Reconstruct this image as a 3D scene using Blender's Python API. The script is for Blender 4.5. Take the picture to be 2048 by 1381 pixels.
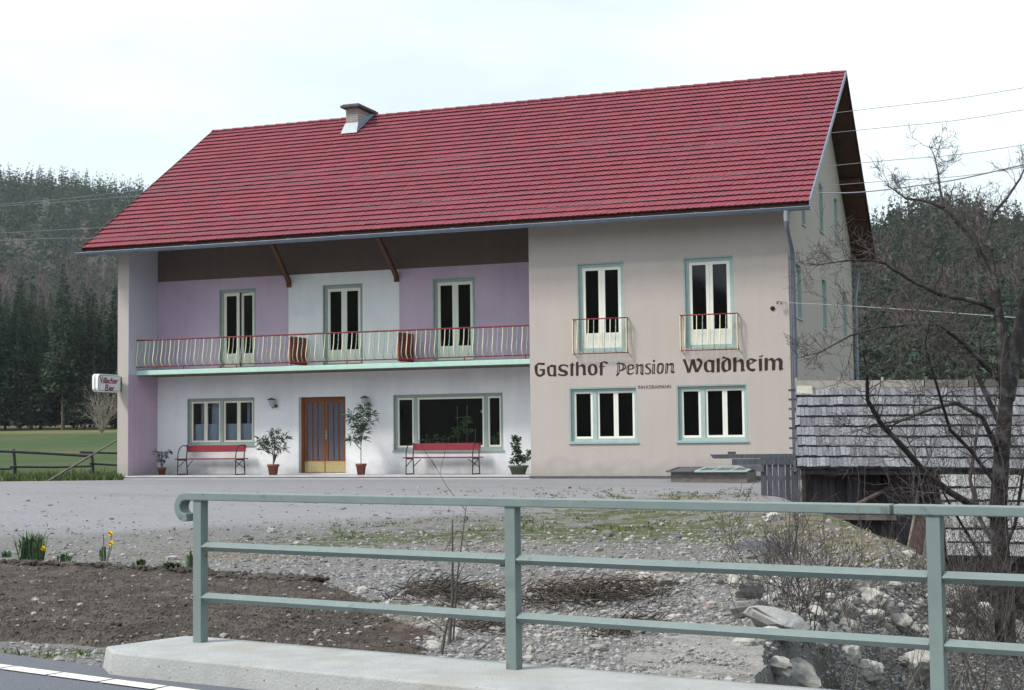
import bpy, bmesh, math, random
import numpy as np
from mathutils import Vector, Matrix
R_ = math.radians
random.seed(7); rng = np.random.default_rng(7)
for o in list(bpy.data.objects): bpy.data.objects.remove(o)
sc = bpy.context.scene
col = sc.collection

# ---------------------------------------------------------------- camera
F_PX, YAW, PITCH, ROLL = 2974.38, -0.357324, 0.060345, -0.0115344
CAM = np.array([6.3347, -36.4204, 1.1090])
_fw = np.array([math.sin(YAW)*math.cos(PITCH), math.cos(YAW)*math.cos(PITCH), math.sin(PITCH)])
_r = np.array([math.cos(YAW), -math.sin(YAW), 0.0]); _u = np.cross(_r, _fw)
_R = _r*math.cos(ROLL)+_u*math.sin(ROLL); _U = -_r*math.sin(ROLL)+_u*math.cos(ROLL)
cd = bpy.data.cameras.new('camera'); cam = bpy.data.objects.new('camera', cd); col.objects.link(cam)
cd.sensor_width = 36; cd.lens = F_PX/2048*36; cd.clip_start = 0.1; cd.clip_end = 6000
cam.matrix_world = Matrix(((_R[0], _U[0], -_fw[0], CAM[0]), (_R[1], _U[1], -_fw[1], CAM[1]), (_R[2], _U[2], -_fw[2], CAM[2]), (0, 0, 0, 1)))
sc.camera = cam

# ---------------------------------------------------------------- sky, sun, exposure
SUN_TO = Vector((-0.62, -0.55, 0.95)).normalized()
w = bpy.data.worlds.new('World'); sc.world = w; w.use_nodes = True
nt = w.node_tree; N = nt.nodes; L = nt.links
for n in list(N): N.remove(n)
sky = N.new('ShaderNodeTexSky'); sky.sky_type = 'NISHITA'; sky.sun_disc = False
sky.sun_elevation = math.asin(SUN_TO.z); sky.sun_rotation = math.atan2(SUN_TO.x, SUN_TO.y)
sky.air_density = 1.2; sky.dust_density = 3.0; sky.ozone_density = 1.0
tc = N.new('ShaderNodeTexCoord'); mp = N.new('ShaderNodeMapping'); mp.inputs['Scale'].default_value = (1.0, 1.0, 3.2)
nz = N.new('ShaderNodeTexNoise'); nz.inputs['Scale'].default_value = 2.3; nz.inputs['Detail'].default_value = 6; nz.inputs['Roughness'].default_value = .5
L.new(tc.outputs['Generated'], mp.inputs['Vector']); L.new(mp.outputs['Vector'], nz.inputs['Vector'])
rp = N.new('ShaderNodeValToRGB'); rp.color_ramp.elements[0].position = .30; rp.color_ramp.elements[0].color = (.48,)*3+(1,); rp.color_ramp.elements[1].position = .60; rp.color_ramp.elements[1].color = (.97,)*3+(1,)
L.new(nz.outputs['Fac'], rp.inputs['Fac'])
mx = N.new('ShaderNodeMixRGB'); mx.inputs['Color2'].default_value = (8.7, 9.85, 10.3, 1)
L.new(rp.outputs['Color'], mx.inputs['Fac']); L.new(sky.outputs['Color'], mx.inputs['Color1'])
bg = N.new('ShaderNodeBackground'); bg.inputs['Strength'].default_value = .08
wo = N.new('ShaderNodeOutputWorld'); L.new(mx.outputs['Color'], bg.inputs['Color']); L.new(bg.outputs[0], wo.inputs['Surface'])
sl = bpy.data.lights.new('sun', 'SUN'); sl.energy = 2.25; sl.angle = R_(11); sl.color = (1, .94, .87)
so = bpy.data.objects.new('sun', sl); col.objects.link(so)
so.rotation_euler = (-SUN_TO).to_track_quat('-Z', 'Y').to_euler(); so.location = (-20, -30, 40)
sc.view_settings.view_transform = 'Standard'; sc.view_settings.look = 'None'
sc.view_settings.exposure = 0.73; sc.view_settings.gamma = 1.0
sc.render.engine = 'CYCLES'
sc.cycles.max_bounces = 6; sc.cycles.transparent_max_bounces = 12

# ---------------------------------------------------------------- survey helpers
def ray(a, b): return _fw+_R*(a-1024)/F_PX-_U*(b-690.5)/F_PX
def on(ax, val, a, b):
    d = ray(a, b); t = (val-CAM[ax])/d[ax]; return CAM+d*t
def dep(t, a, b): return CAM+ray(a, b)*t
FH = np.array([math.sin(YAW), math.cos(YAW)]); RH = np.array([math.cos(YAW), -math.sin(YAW)])
def st(s, t): p = CAM[:2]+RH*s+FH*t; return float(p[0]), float(p[1])
def to_st(x, y): dx = x-CAM[0]; dy = y-CAM[1]; return dx*RH[0]+dy*RH[1], dx*FH[0]+dy*FH[1]

# ---------------------------------------------------------------- materials
M = {}
def mat(name, c, rough=.85, var=.0, vscale=8., bump=0., bscale=40., c2=None, c2scale=3., c2lo=.45, c2hi=.6, metal=0., spec=.3, stretch=None, coord='Object', detail=5):
    m = bpy.data.materials.new(name); m.use_nodes = True; nt = m.node_tree; n = nt.nodes; l = nt.links
    b = n['Principled BSDF']; b.inputs['Roughness'].default_value = rough; b.inputs['Metallic'].default_value = metal
    b.inputs['Specular IOR Level'].default_value = spec
    tc = n.new('ShaderNodeTexCoord'); src = tc.outputs[coord]
    if stretch:
        mp = n.new('ShaderNodeMapping'); mp.inputs['Scale'].default_value = stretch; l.new(src, mp.inputs['Vector']); src = mp.outputs['Vector']
    cur = None
    rgb = n.new('ShaderNodeRGB'); rgb.outputs[0].default_value = (*c, 1); cur = rgb.outputs[0]
    if c2:
        z = n.new('ShaderNodeTexNoise'); z.inputs['Scale'].default_value = c2scale; z.inputs['Detail'].default_value = detail; l.new(src, z.inputs['Vector'])
        r = n.new('ShaderNodeMapRange'); r.inputs['From Min'].default_value = c2lo; r.inputs['From Max'].default_value = c2hi; l.new(z.outputs['Fac'], r.inputs['Value'])
        x = n.new('ShaderNodeMixRGB'); l.new(r.outputs[0], x.inputs['Fac']); l.new(cur, x.inputs['Color1']); x.inputs['Color2'].default_value = (*c2, 1); cur = x.outputs[0]
    if var:
        z = n.new('ShaderNodeTexNoise'); z.inputs['Scale'].default_value = vscale; z.inputs['Detail'].default_value = 8; z.inputs['Roughness'].default_value = .65; l.new(src, z.inputs['Vector'])
        r = n.new('ShaderNodeMapRange'); r.inputs['From Min'].default_value = .3; r.inputs['From Max'].default_value = .7; r.inputs['To Min'].default_value = 1-var; r.inputs['To Max'].default_value = 1+var; l.new(z.outputs['Fac'], r.inputs['Value'])
        x = n.new('ShaderNodeVectorMath'); x.operation = 'SCALE'; l.new(cur, x.inputs[0]); l.new(r.outputs[0], x.inputs['Scale']); cur = x.outputs[0]
    l.new(cur, b.inputs['Base Color'])
    if bump:
        z = n.new('ShaderNodeTexNoise'); z.inputs['Scale'].default_value = bscale; z.inputs['Detail'].default_value = 6; l.new(src, z.inputs['Vector'])
        bb = n.new('ShaderNodeBump'); bb.inputs['Strength'].default_value = bump; bb.inputs['Distance'].default_value = .02; l.new(z.outputs['Fac'], bb.inputs['Height']); l.new(bb.outputs[0], b.inputs['Normal'])
    M[name] = m; return m
def objrand(m, amt):   # vary brightness from copy to copy
    nt = m.node_tree; n = nt.nodes; l = nt.links; b = n['Principled BSDF']; s = b.inputs['Base Color'].links[0].from_socket
    oi = n.new('ShaderNodeObjectInfo'); r = n.new('ShaderNodeMapRange'); r.inputs['To Min'].default_value = 1-amt; r.inputs['To Max'].default_value = 1+amt; l.new(oi.outputs['Random'], r.inputs['Value'])
    x = n.new('ShaderNodeVectorMath'); x.operation = 'SCALE'; l.new(s, x.inputs[0]); l.new(r.outputs[0], x.inputs['Scale']); l.new(x.outputs[0], b.inputs['Base Color'])
def islandrand(m, amt):
    nt = m.node_tree; n = nt.nodes; l = nt.links; b = n['Principled BSDF']; s = b.inputs['Base Color'].links[0].from_socket
    oi = n.new('ShaderNodeNewGeometry'); r = n.new('ShaderNodeMapRange'); r.inputs['To Min'].default_value = 1-amt; r.inputs['To Max'].default_value = 1+amt; l.new(oi.outputs['Random Per Island'], r.inputs['Value'])
    x = n.new('ShaderNodeVectorMath'); x.operation = 'SCALE'; l.new(s, x.inputs[0]); l.new(r.outputs[0], x.inputs['Scale']); l.new(x.outputs[0], b.inputs['Base Color'])

mat('cream_stucco', (.49, .442, .412), .92, .08, 30, .35, 55, c2=(.465, .415, .385), c2scale=.5, c2lo=.4, c2hi=.75)
mat('white_stucco', (.85, .86, .88), .92, .05, 25, .35, 55, c2=(.66, .69, .75), c2scale=.6, c2lo=.5, c2hi=.8)
mat('lilac_stucco', (.58, .455, .575), .92, .07, 25, .35, 55, c2=(.45, .35, .49), c2scale=.5, c2lo=.4, c2hi=.75)
mat('pale_lilac', (.58, .57, .67), .92, .06, 25, .3, 55)
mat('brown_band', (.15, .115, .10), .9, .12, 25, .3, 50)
mat('plinth', (.10, .10, .11), .9, .2, 9, .3, 30)
mat('teal_paint', (.36, .47, .465), .55, .08, 6, .1, 60)
mat('green_paint_shaded', (.33, .40, .38), .55, .1, 8, .1, 60)  # loggia frames: greener paint, its colour also darkened for the loggia shade
mat('mint_paint', (.46, .68, .58), .6, .07, 5, .1, 60)
mat('sash_paint', (.80, .80, .72), .5, .04, 6)
mat('cream_sash', (.78, .75, .64), .5, .05, 6)
mat('red_rail', (.22, .025, .035), .5, .1, 9)
mat('bench_red', (.20, .012, .026), .45, .12, 7, .1, 40)
mat('black_iron', (.015, .015, .018), .5)
mat('baluster_yellow', (.84, .78, .54), .5, .1, 20)
mat('baluster_green', (.33, .42, .36), .5, .35, 14)
mat('rusty_iron', (.16, .06, .035), .8, .4, 30)
mat('zinc', (.20, .235, .30), .5, .12, 4, metal=.35)
mat('pale_zinc', (.27, .31, .34), .5, .1, 6, metal=.2)
mat('dark_wood', (.055, .028, .018), .8, .3, 12, .3, 30, stretch=(1, 1, 1))
mat('soffit_wood', (.075, .035, .022), .85, .3, 3, .3, 20)
mat('strut_wood', (.115, .048, .026), .7, .2, 6)
mat('door_wood', (.20, .072, .028), .5, .3, 10, .1, 40, stretch=(4, 4, .6))
mat('brass_kick', (.42, .34, .17), .5, .1, 15)
mat('partition_red', (.24, .055, .03), .6, .2, 8)
mat('sign_white', (.78, .80, .83), .35, .03, 5)
mat('sign_side', (.86, .88, .88), .35)
mat('sign_red', (.22, .012, .025), .5)
mat('letter_brown', (.045, .022, .022), .85, .15, 30)
mat('terracotta', (.22, .085, .065), .85, .2, 10)
mat('green_pot', (.09, .12, .085), .8, .2, 10)
mat('lamp_metal', (.10, .10, .09), .5, .2, 10)
mat('lamp_glass', (.45, .46, .45), .3)
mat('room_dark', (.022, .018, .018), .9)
mat('curtain', (.62, .66, .74), .9, .12, 14, stretch=(9, 9, 1))
mat('house_leaf', (.12, .26, .08), .6, .3, 9); islandrand(M['house_leaf'], .5)
mat('oleander_leaf', (.055, .095, .055), .6, .3, 9); islandrand(M['oleander_leaf'], .5)
mat('flower_white', (.8, .8, .8), .6)
mat('stem_green', (.12, .15, .07), .8)
mat('cane', (.40, .34, .18), .8)
mat('grey_plank', (.09, .094, .115), .9, .45, 5, .4, 12, stretch=(6, 6, .6)); islandrand(M['grey_plank'], .35)
mat('dark_plank', (.048, .042, .048), .9, .45, 4, .4, 12, stretch=(6, 6, .6)); islandrand(M['dark_plank'], .45)
mat('shingle', (.19, .195, .215), .9, .35, 3.2, .5, 30, c2=(.155, .16, .18), c2scale=2.2, c2lo=.45, c2hi=.6, stretch=(7, 7, 1.1)); islandrand(M['shingle'], .32)
mat('shingle_pale', (.26, .265, .265), .9, .4, 3.2, .5, 30, stretch=(7, 7, 1.1)); islandrand(M['shingle_pale'], .28)
mat('weathered', (.16, .145, .135), .9, .35, 6, .4, 20, stretch=(1, 4, 4)); islandrand(M['weathered'], .3)
mat('rust_board', (.10, .072, .06), .9, .35, 5, .3, 20)
mat('pale_log', (.36, .34, .30), .9, .2, 8)
mat('bark', (.042, .036, .036), .95, .4, 14, .5, 30, c2=(.12, .12, .12), c2scale=5, c2lo=.52, c2hi=.66)
mat('twig', (.085, .072, .07), .9, .3, 5); islandrand(M['twig'], .45)
mat('pale_twig', (.28, .25, .21), .9, .3, 5); islandrand(M['pale_twig'], .35)
mat('brush', (.095, .078, .066), .95, .4, 9); islandrand(M['brush'], .5)
mat('conifer', (.034, .060, .038), .9, .35, .28, c2=(.052, .082, .047), c2scale=.13, c2lo=.45, c2hi=.65); objrand(M['conifer'], .30); islandrand(M['conifer'], .45)
mat('conifer_trunk', (.10, .08, .065), .95, .2, 2)
mat('bare_crown', (.12, .082, .085), .95, .35, .2, c2=(.13, .12, .08), c2scale=.08, c2lo=.5, c2hi=.7); objrand(M['bare_crown'], .35); islandrand(M['bare_crown'], .45)
mat('forest_floor', (.04, .04, .026), .95, .4, .1, c2=(.12, .10, .08), c2scale=.012, c2lo=.5, c2hi=.62)
mat('concrete', (.355, .365, .365), .9, .14, 3.5, .35, 60, c2=(.30, .31, .30), c2scale=1.3, c2lo=.58, c2hi=.78)
mat('rail_paint', (.182, .232, .23), .45, .10, 5, .12, 120, c2=(.13, .15, .14), c2scale=9, c2lo=.66, c2hi=.74)
mat('white_line', (.66, .66, .60), .8, .15, 14, c2=(.35, .35, .34), c2scale=16, c2lo=.6, c2hi=.7)
mat('asphalt', (.13, .14, .165), .85, .25, 60, .5, 200)
mat('step_concrete', (.40, .40, .42), .9, .15, 4, .3, 40)
mat('rock', (.40, .39, .365), .92, .3, 4, .5, 12, c2=(.20, .19, .17), c2scale=2, c2lo=.5, c2hi=.65); objrand(M['rock'], .3)
mat('block_grey', (.34, .335, .33), .92, .2, 6, .5, 25)
mat('pebble', (.265, .252, .235), .9, .2, 8, .2, 30); islandrand(M['pebble'], .42)
mat('gravel_chip', (.235, .23, .235), .9, .15, 8); islandrand(M['gravel_chip'], .55)
mat('brick_bit', (.30, .10, .07), .9, .2, 8)
mat('apron', (.25, .243, .235), .95, .35, 34, 1.0, 40, c2=(.17, .16, .15), c2scale=4, c2lo=.5, c2hi=.7)
mat('soil', (.058, .047, .041), .97, .3, 9, .8, 34, c2=(.098, .082, .070), c2scale=3, c2lo=.45, c2hi=.65, detail=10)
mat('clod', (.085, .07, .06), .97, .2, 9, .4, 30); islandrand(M['clod'], .45)
mat('grass_blade', (.085, .125, .04), .8, .3, 3); islandrand(M['grass_blade'], .5)
mat('dry_grass', (.26, .22, .13), .9, .2, 3); islandrand(M['dry_grass'], .4)
mat('daffodil_leaf', (.09, .15, .075), .6, .2, 5); islandrand(M['daffodil_leaf'], .4)
mat('yellow_petal', (.80, .52, .01), .6)
mat('wire', (.20, .20, .23), .6)
mat('pale_wire', (.28, .30, .33), .6)
mat('fence_wood', (.06, .06, .07), .95, .3, 6)
mat('ink_dark', (.012, .012, .014), .8)
# brick of the chimney
m = mat('chimney_brick', (.30, .28, .26), .9, .25, 18, .3, 30)
_n = m.node_tree.nodes; _l = m.node_tree.links; bk = _n.new('ShaderNodeTexBrick'); bk.inputs['Scale'].default_value = 4.2; bk.inputs['Mortar Size'].default_value = .03
bk.inputs['Color1'].default_value = (.30, .25, .22, 1); bk.inputs['Color2'].default_value = (.22, .20, .19, 1); bk.inputs['Mortar'].default_value = (.42, .42, .40, 1)
_t = _n.new('ShaderNodeTexCoord'); _m = _n.new('ShaderNodeMapping'); _m.inputs['Rotation'].default_value = (R_(90), 0, 0); _l.new(_t.outputs['Object'], _m.inputs['Vector']); _l.new(_m.outputs[0], bk.inputs['Vector']); _l.new(bk.outputs['Color'], _n['Principled BSDF'].inputs['Base Color'])
# roof tile: red concrete with weathering
m = mat('roof_tile', (.218, .044, .062), .82, .10, 14, .15, 60, c2=(.192, .043, .060), c2scale=.5, c2lo=.4, c2hi=.7, spec=.4); islandrand(m, .07)
# glass
def glassmat(name, tint=(.55, .6, .66), fac=.10):
    m = bpy.data.materials.new(name); m.use_nodes = True; n = m.node_tree.nodes; l = m.node_tree.links
    for x in list(n): n.remove(x)
    tr = n.new('ShaderNodeBsdfTransparent'); tr.inputs[0].default_value = (*tint, 1); gl = n.new('ShaderNodeBsdfGlossy'); gl.inputs['Roughness'].default_value = .04; gl.inputs['Color'].default_value = (.8, .85, .9, 1)
    lw = n.new('ShaderNodeFresnel'); lw.inputs['IOR'].default_value = 1.45; mxs = n.new('ShaderNodeMixShader'); o = n.new('ShaderNodeOutputMaterial')
    l.new(lw.outputs[0], mxs.inputs[0]); l.new(tr.outputs[0], mxs.inputs[1]); l.new(gl.outputs[0], mxs.inputs[2]); l.new(mxs.outputs[0], o.inputs['Surface']); M[name] = m
glassmat('glass', (.42, .44, .48)); glassmat('clear_glass', (.85, .88, .9))
mat('obscure_glass', (.10, .105, .15), .35, .3, 40, .6, 120, spec=.5)
# ground: gravel / grass / field / bank mixed by surveyed zone attributes
def ground_mat():
    m = bpy.data.materials.new('ground_surface'); m.use_nodes = True; n = m.node_tree.nodes; l = m.node_tree.links; b = n['Principled BSDF']; b.inputs['Roughness'].default_value = .95; b.inputs['Specular IOR Level'].default_value = .2
    tc = n.new('ShaderNodeTexCoord'); P = tc.outputs['Object']
    def noise(s, d=6, r=.6):
        z = n.new('ShaderNodeTexNoise'); z.inputs['Scale'].default_value = s; z.inputs['Detail'].default_value = d; z.inputs['Roughness'].default_value = r; l.new(P, z.inputs['Vector']); return z.outputs['Fac']
    def ramp(f, a, ca, b_, cb, mid=None):
        r = n.new('ShaderNodeValToRGB'); e = r.color_ramp.elements; e[0].position = a; e[0].color = (*ca, 1); e[1].position = b_; e[1].color = (*cb, 1)
        if mid: q = e.new(mid[0]); q.color = (*mid[1], 1)
        l.new(f, r.inputs[0]); return r.outputs[0]
    def mr(f, a, b_, lo=0, hi=1):
        r = n.new('ShaderNodeMapRange'); r.inputs['From Min'].default_value = a; r.inputs['From Max'].default_value = b_; r.inputs['To Min'].default_value = lo; r.inputs['To Max'].default_value = hi; l.new(f, r.inputs['Value']); return r.outputs[0]
    def mix(f, a, b_, t='MIX'):
        x = n.new('ShaderNodeMixRGB'); x.blend_type = t
        if isinstance(f, float): x.inputs[0].default_value = f
        else: l.new(f, x.inputs[0])
        l.new(a, x.inputs[1]); l.new(b_, x.inputs[2]); return x.outputs[0]
    def attr(a):
        x = n.new('ShaderNodeAttribute'); x.attribute_name = a; return x.outputs['Fac']
    def math_(op, a, b_):
        x = n.new('ShaderNodeMath'); x.operation = op
        for i, v in enumerate((a, b_)):
            if isinstance(v, (float, int)): x.inputs[i].default_value = v
            else: l.new(v, x.inputs[i])
        return x.outputs[0]
    vo = n.new('ShaderNodeTexVoronoi'); vo.inputs['Scale'].default_value = 22; l.new(P, vo.inputs['Vector'])
    vo2 = n.new('ShaderNodeTexVoronoi'); vo2.inputs['Scale'].default_value = 7; l.new(P, vo2.inputs['Vector'])
    grav = ramp(noise(45, 3), .3, (.13, .125, .12), .7, (.29, .28, .275), (.5, (.20, .193, .188)))
    grav = mix(.45, grav, ramp(vo.outputs['Distance'], .0, (.32, .315, .32), .6, (.08, .08, .08)))
    grav = mix(mr(noise(.35, 4), .45, .7, 0, .45), grav, ramp(noise(12), .3, (.17, .15, .13), .7, (.28, .26, .24)))
    yard = ramp(noise(34, 6, .8), .25, (.17, .168, .180), .75, (.34, .34, .365))
    mpt = n.new('ShaderNodeMapping'); mpt.inputs['Scale'].default_value = (.10, 1.5, 1); mpt.inputs['Rotation'].default_value = (0, 0, .22); l.new(P, mpt.inputs['Vector']); zt = n.new('ShaderNodeTexNoise'); zt.inputs['Scale'].default_value = 1.0; zt.inputs['Detail'].default_value = 5; l.new(mpt.outputs[0], zt.inputs['Vector'])
    yard = mix(mr(zt.outputs['Fac'], .52, .66, 0, .55), yard, ramp(noise(30, 5, .7), .25, (.15, .147, .145), .75, (.25, .245, .25)))
    yard = mix(mr(noise(.5, 4), .4, .7, 0, .5), yard, ramp(noise(6), .3, (.19, .19, .20), .7, (.30, .30, .31)))
    c = mix(mr(attr('yard'), 0, 1), grav, yard)
    en = mr(math_('ADD', attr('earth'), mr(noise(2.2, 7, .7), .3, .7, -.35, .35)), .3, .62)
    c = mix(en, c, ramp(noise(14, 6, .7), .3, (.10, .078, .06), .7, (.26, .225, .185), (.5, (.17, .142, .115))))
    gn = math_('ADD', attr('grass'), mr(noise(2.6, 8, .8), .3, .7, -.75, .75))
    gcol = ramp(noise(9, 5), .3, (.038, .062, .020), .7, (.12, .125, .06))
    c = mix(mr(gn, .42, .60), c, gcol)
    bankc = ramp(noise(5, 7, .7), .3, (.09, .08, .065), .7, (.27, .25, .22), (.5, (.17, .155, .13)))
    c = mix(attr('bank'), c, bankc)
    c = mix(attr('hollow_shade'), c, ramp(noise(6, 5), .35, (.018, .017, .016), .7, (.07, .062, .052)))  # shade of the stream hollow painted in as near-black wet soil
    f1 = ramp(noise(.22, 6), .3, (.026, .056, .014), .7, (.048, .085, .023))
    f1 = mix(mr(noise(.05, 3), .45, .6), f1, ramp(noise(.8, 5), .3, (.042, .070, .024), .7, (.085, .095, .040)))
    c = mix(attr('field'), c, f1)
    c = mix(attr('straw'), c, ramp(noise(.5, 5), .3, (.12, .13, .05), .7, (.22, .19, .10)))
    c = mix(attr('wood'), c, ramp(noise(.02, 6), .35, (.03, .034, .022), .65, (.10, .085, .075)))
    l.new(c, b.inputs['Base Color'])
    bb = n.new('ShaderNodeBump'); bb.inputs['Strength'].default_value = .8; bb.inputs['Distance'].default_value = .03
    l.new(math_('ADD', noise(30, 6, .7), math_('MULTIPLY', vo2.outputs['Distance'], -.6)), bb.inputs['Height']); l.new(bb.outputs[0], b.inputs['Normal'])
    M['ground_surface'] = m
ground_mat()
def streaks(m, amt, dirt):
    nt = m.node_tree; n = nt.nodes; l = nt.links; b = n['Principled BSDF']; s_ = b.inputs['Base Color'].links[0].from_socket; tc = n.new('ShaderNodeTexCoord'); mp_ = n.new('ShaderNodeMapping'); mp_.inputs['Scale'].default_value = (2.4, 2.4, .22); l.new(tc.outputs['Object'], mp_.inputs['Vector'])
    z = n.new('ShaderNodeTexNoise'); z.inputs['Scale'].default_value = 1.6; z.inputs['Detail'].default_value = 7; z.inputs['Roughness'].default_value = .65; l.new(mp_.outputs[0], z.inputs['Vector'])
    r = n.new('ShaderNodeMapRange'); r.inputs['From Min'].default_value = .45; r.inputs['From Max'].default_value = .75; r.inputs['To Min'].default_value = 1; r.inputs['To Max'].default_value = 1-amt; l.new(z.outputs['Fac'], r.inputs['Value'])
    x = n.new('ShaderNodeVectorMath'); x.operation = 'SCALE'; l.new(s_, x.inputs[0]); l.new(r.outputs[0], x.inputs['Scale'])
    sx = n.new('ShaderNodeSeparateXYZ'); l.new(tc.outputs['Object'], sx.inputs[0]); z2 = n.new('ShaderNodeTexNoise'); z2.inputs['Scale'].default_value = 3; z2.inputs['Detail'].default_value = 6; l.new(tc.outputs['Object'], z2.inputs['Vector'])
    ad = n.new('ShaderNodeMath'); ad.operation = 'MULTIPLY_ADD'; l.new(z2.outputs['Fac'], ad.inputs[0]); ad.inputs[1].default_value = -.9; l.new(sx.outputs['Z'], ad.inputs[2]); r2 = n.new('ShaderNodeMapRange'); r2.inputs['From Min'].default_value = -.45; r2.inputs['From Max'].default_value = .05; r2.inputs['To Min'].default_value = dirt; r2.inputs['To Max'].default_value = 0; l.new(ad.outputs[0], r2.inputs['Value'])
    mx_ = n.new('ShaderNodeMixRGB'); l.new(r2.outputs[0], mx_.inputs[0]); l.new(x.outputs[0], mx_.inputs[1]); mx_.inputs[2].default_value = (.22, .20, .19, 1); l.new(mx_.outputs[0], b.inputs['Base Color'])
streaks(M['cream_stucco'], .05, .4); streaks(M['white_stucco'], .07, .4); streaks(M['lilac_stucco'], .10, .4); streaks(M['brown_band'], .1, 0)
def spots(m, scale, lo, hi, c):
    nt = m.node_tree; n = nt.nodes; l = nt.links; b = n['Principled BSDF']; s_ = b.inputs['Base Color'].links[0].from_socket; tc = n.new('ShaderNodeTexCoord'); z = n.new('ShaderNodeTexNoise'); z.inputs['Scale'].default_value = scale; z.inputs['Detail'].default_value = 4; l.new(tc.outputs['Object'], z.inputs['Vector'])
    r = n.new('ShaderNodeMapRange'); r.inputs['From Min'].default_value = lo; r.inputs['From Max'].default_value = hi; l.new(z.outputs['Fac'], r.inputs['Value']); mx_ = n.new('ShaderNodeMixRGB'); l.new(r.outputs[0], mx_.inputs[0]); l.new(s_, mx_.inputs[1]); mx_.inputs[2].default_value = (*c, 1); l.new(mx_.outputs[0], b.inputs['Base Color'])
spots(M['rail_paint'], 22, .70, .74, (.14, .09, .06)); spots(M['rail_paint'], 5, .60, .8, (.12, .16, .155)); spots(M['concrete'], 38, .66, .72, (.16, .16, .155)); spots(M['concrete'], 2.2, .55, .75, (.33, .325, .30)); spots(M['roof_tile'], 3, .66, .8, (.12, .07, .06))

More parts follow.
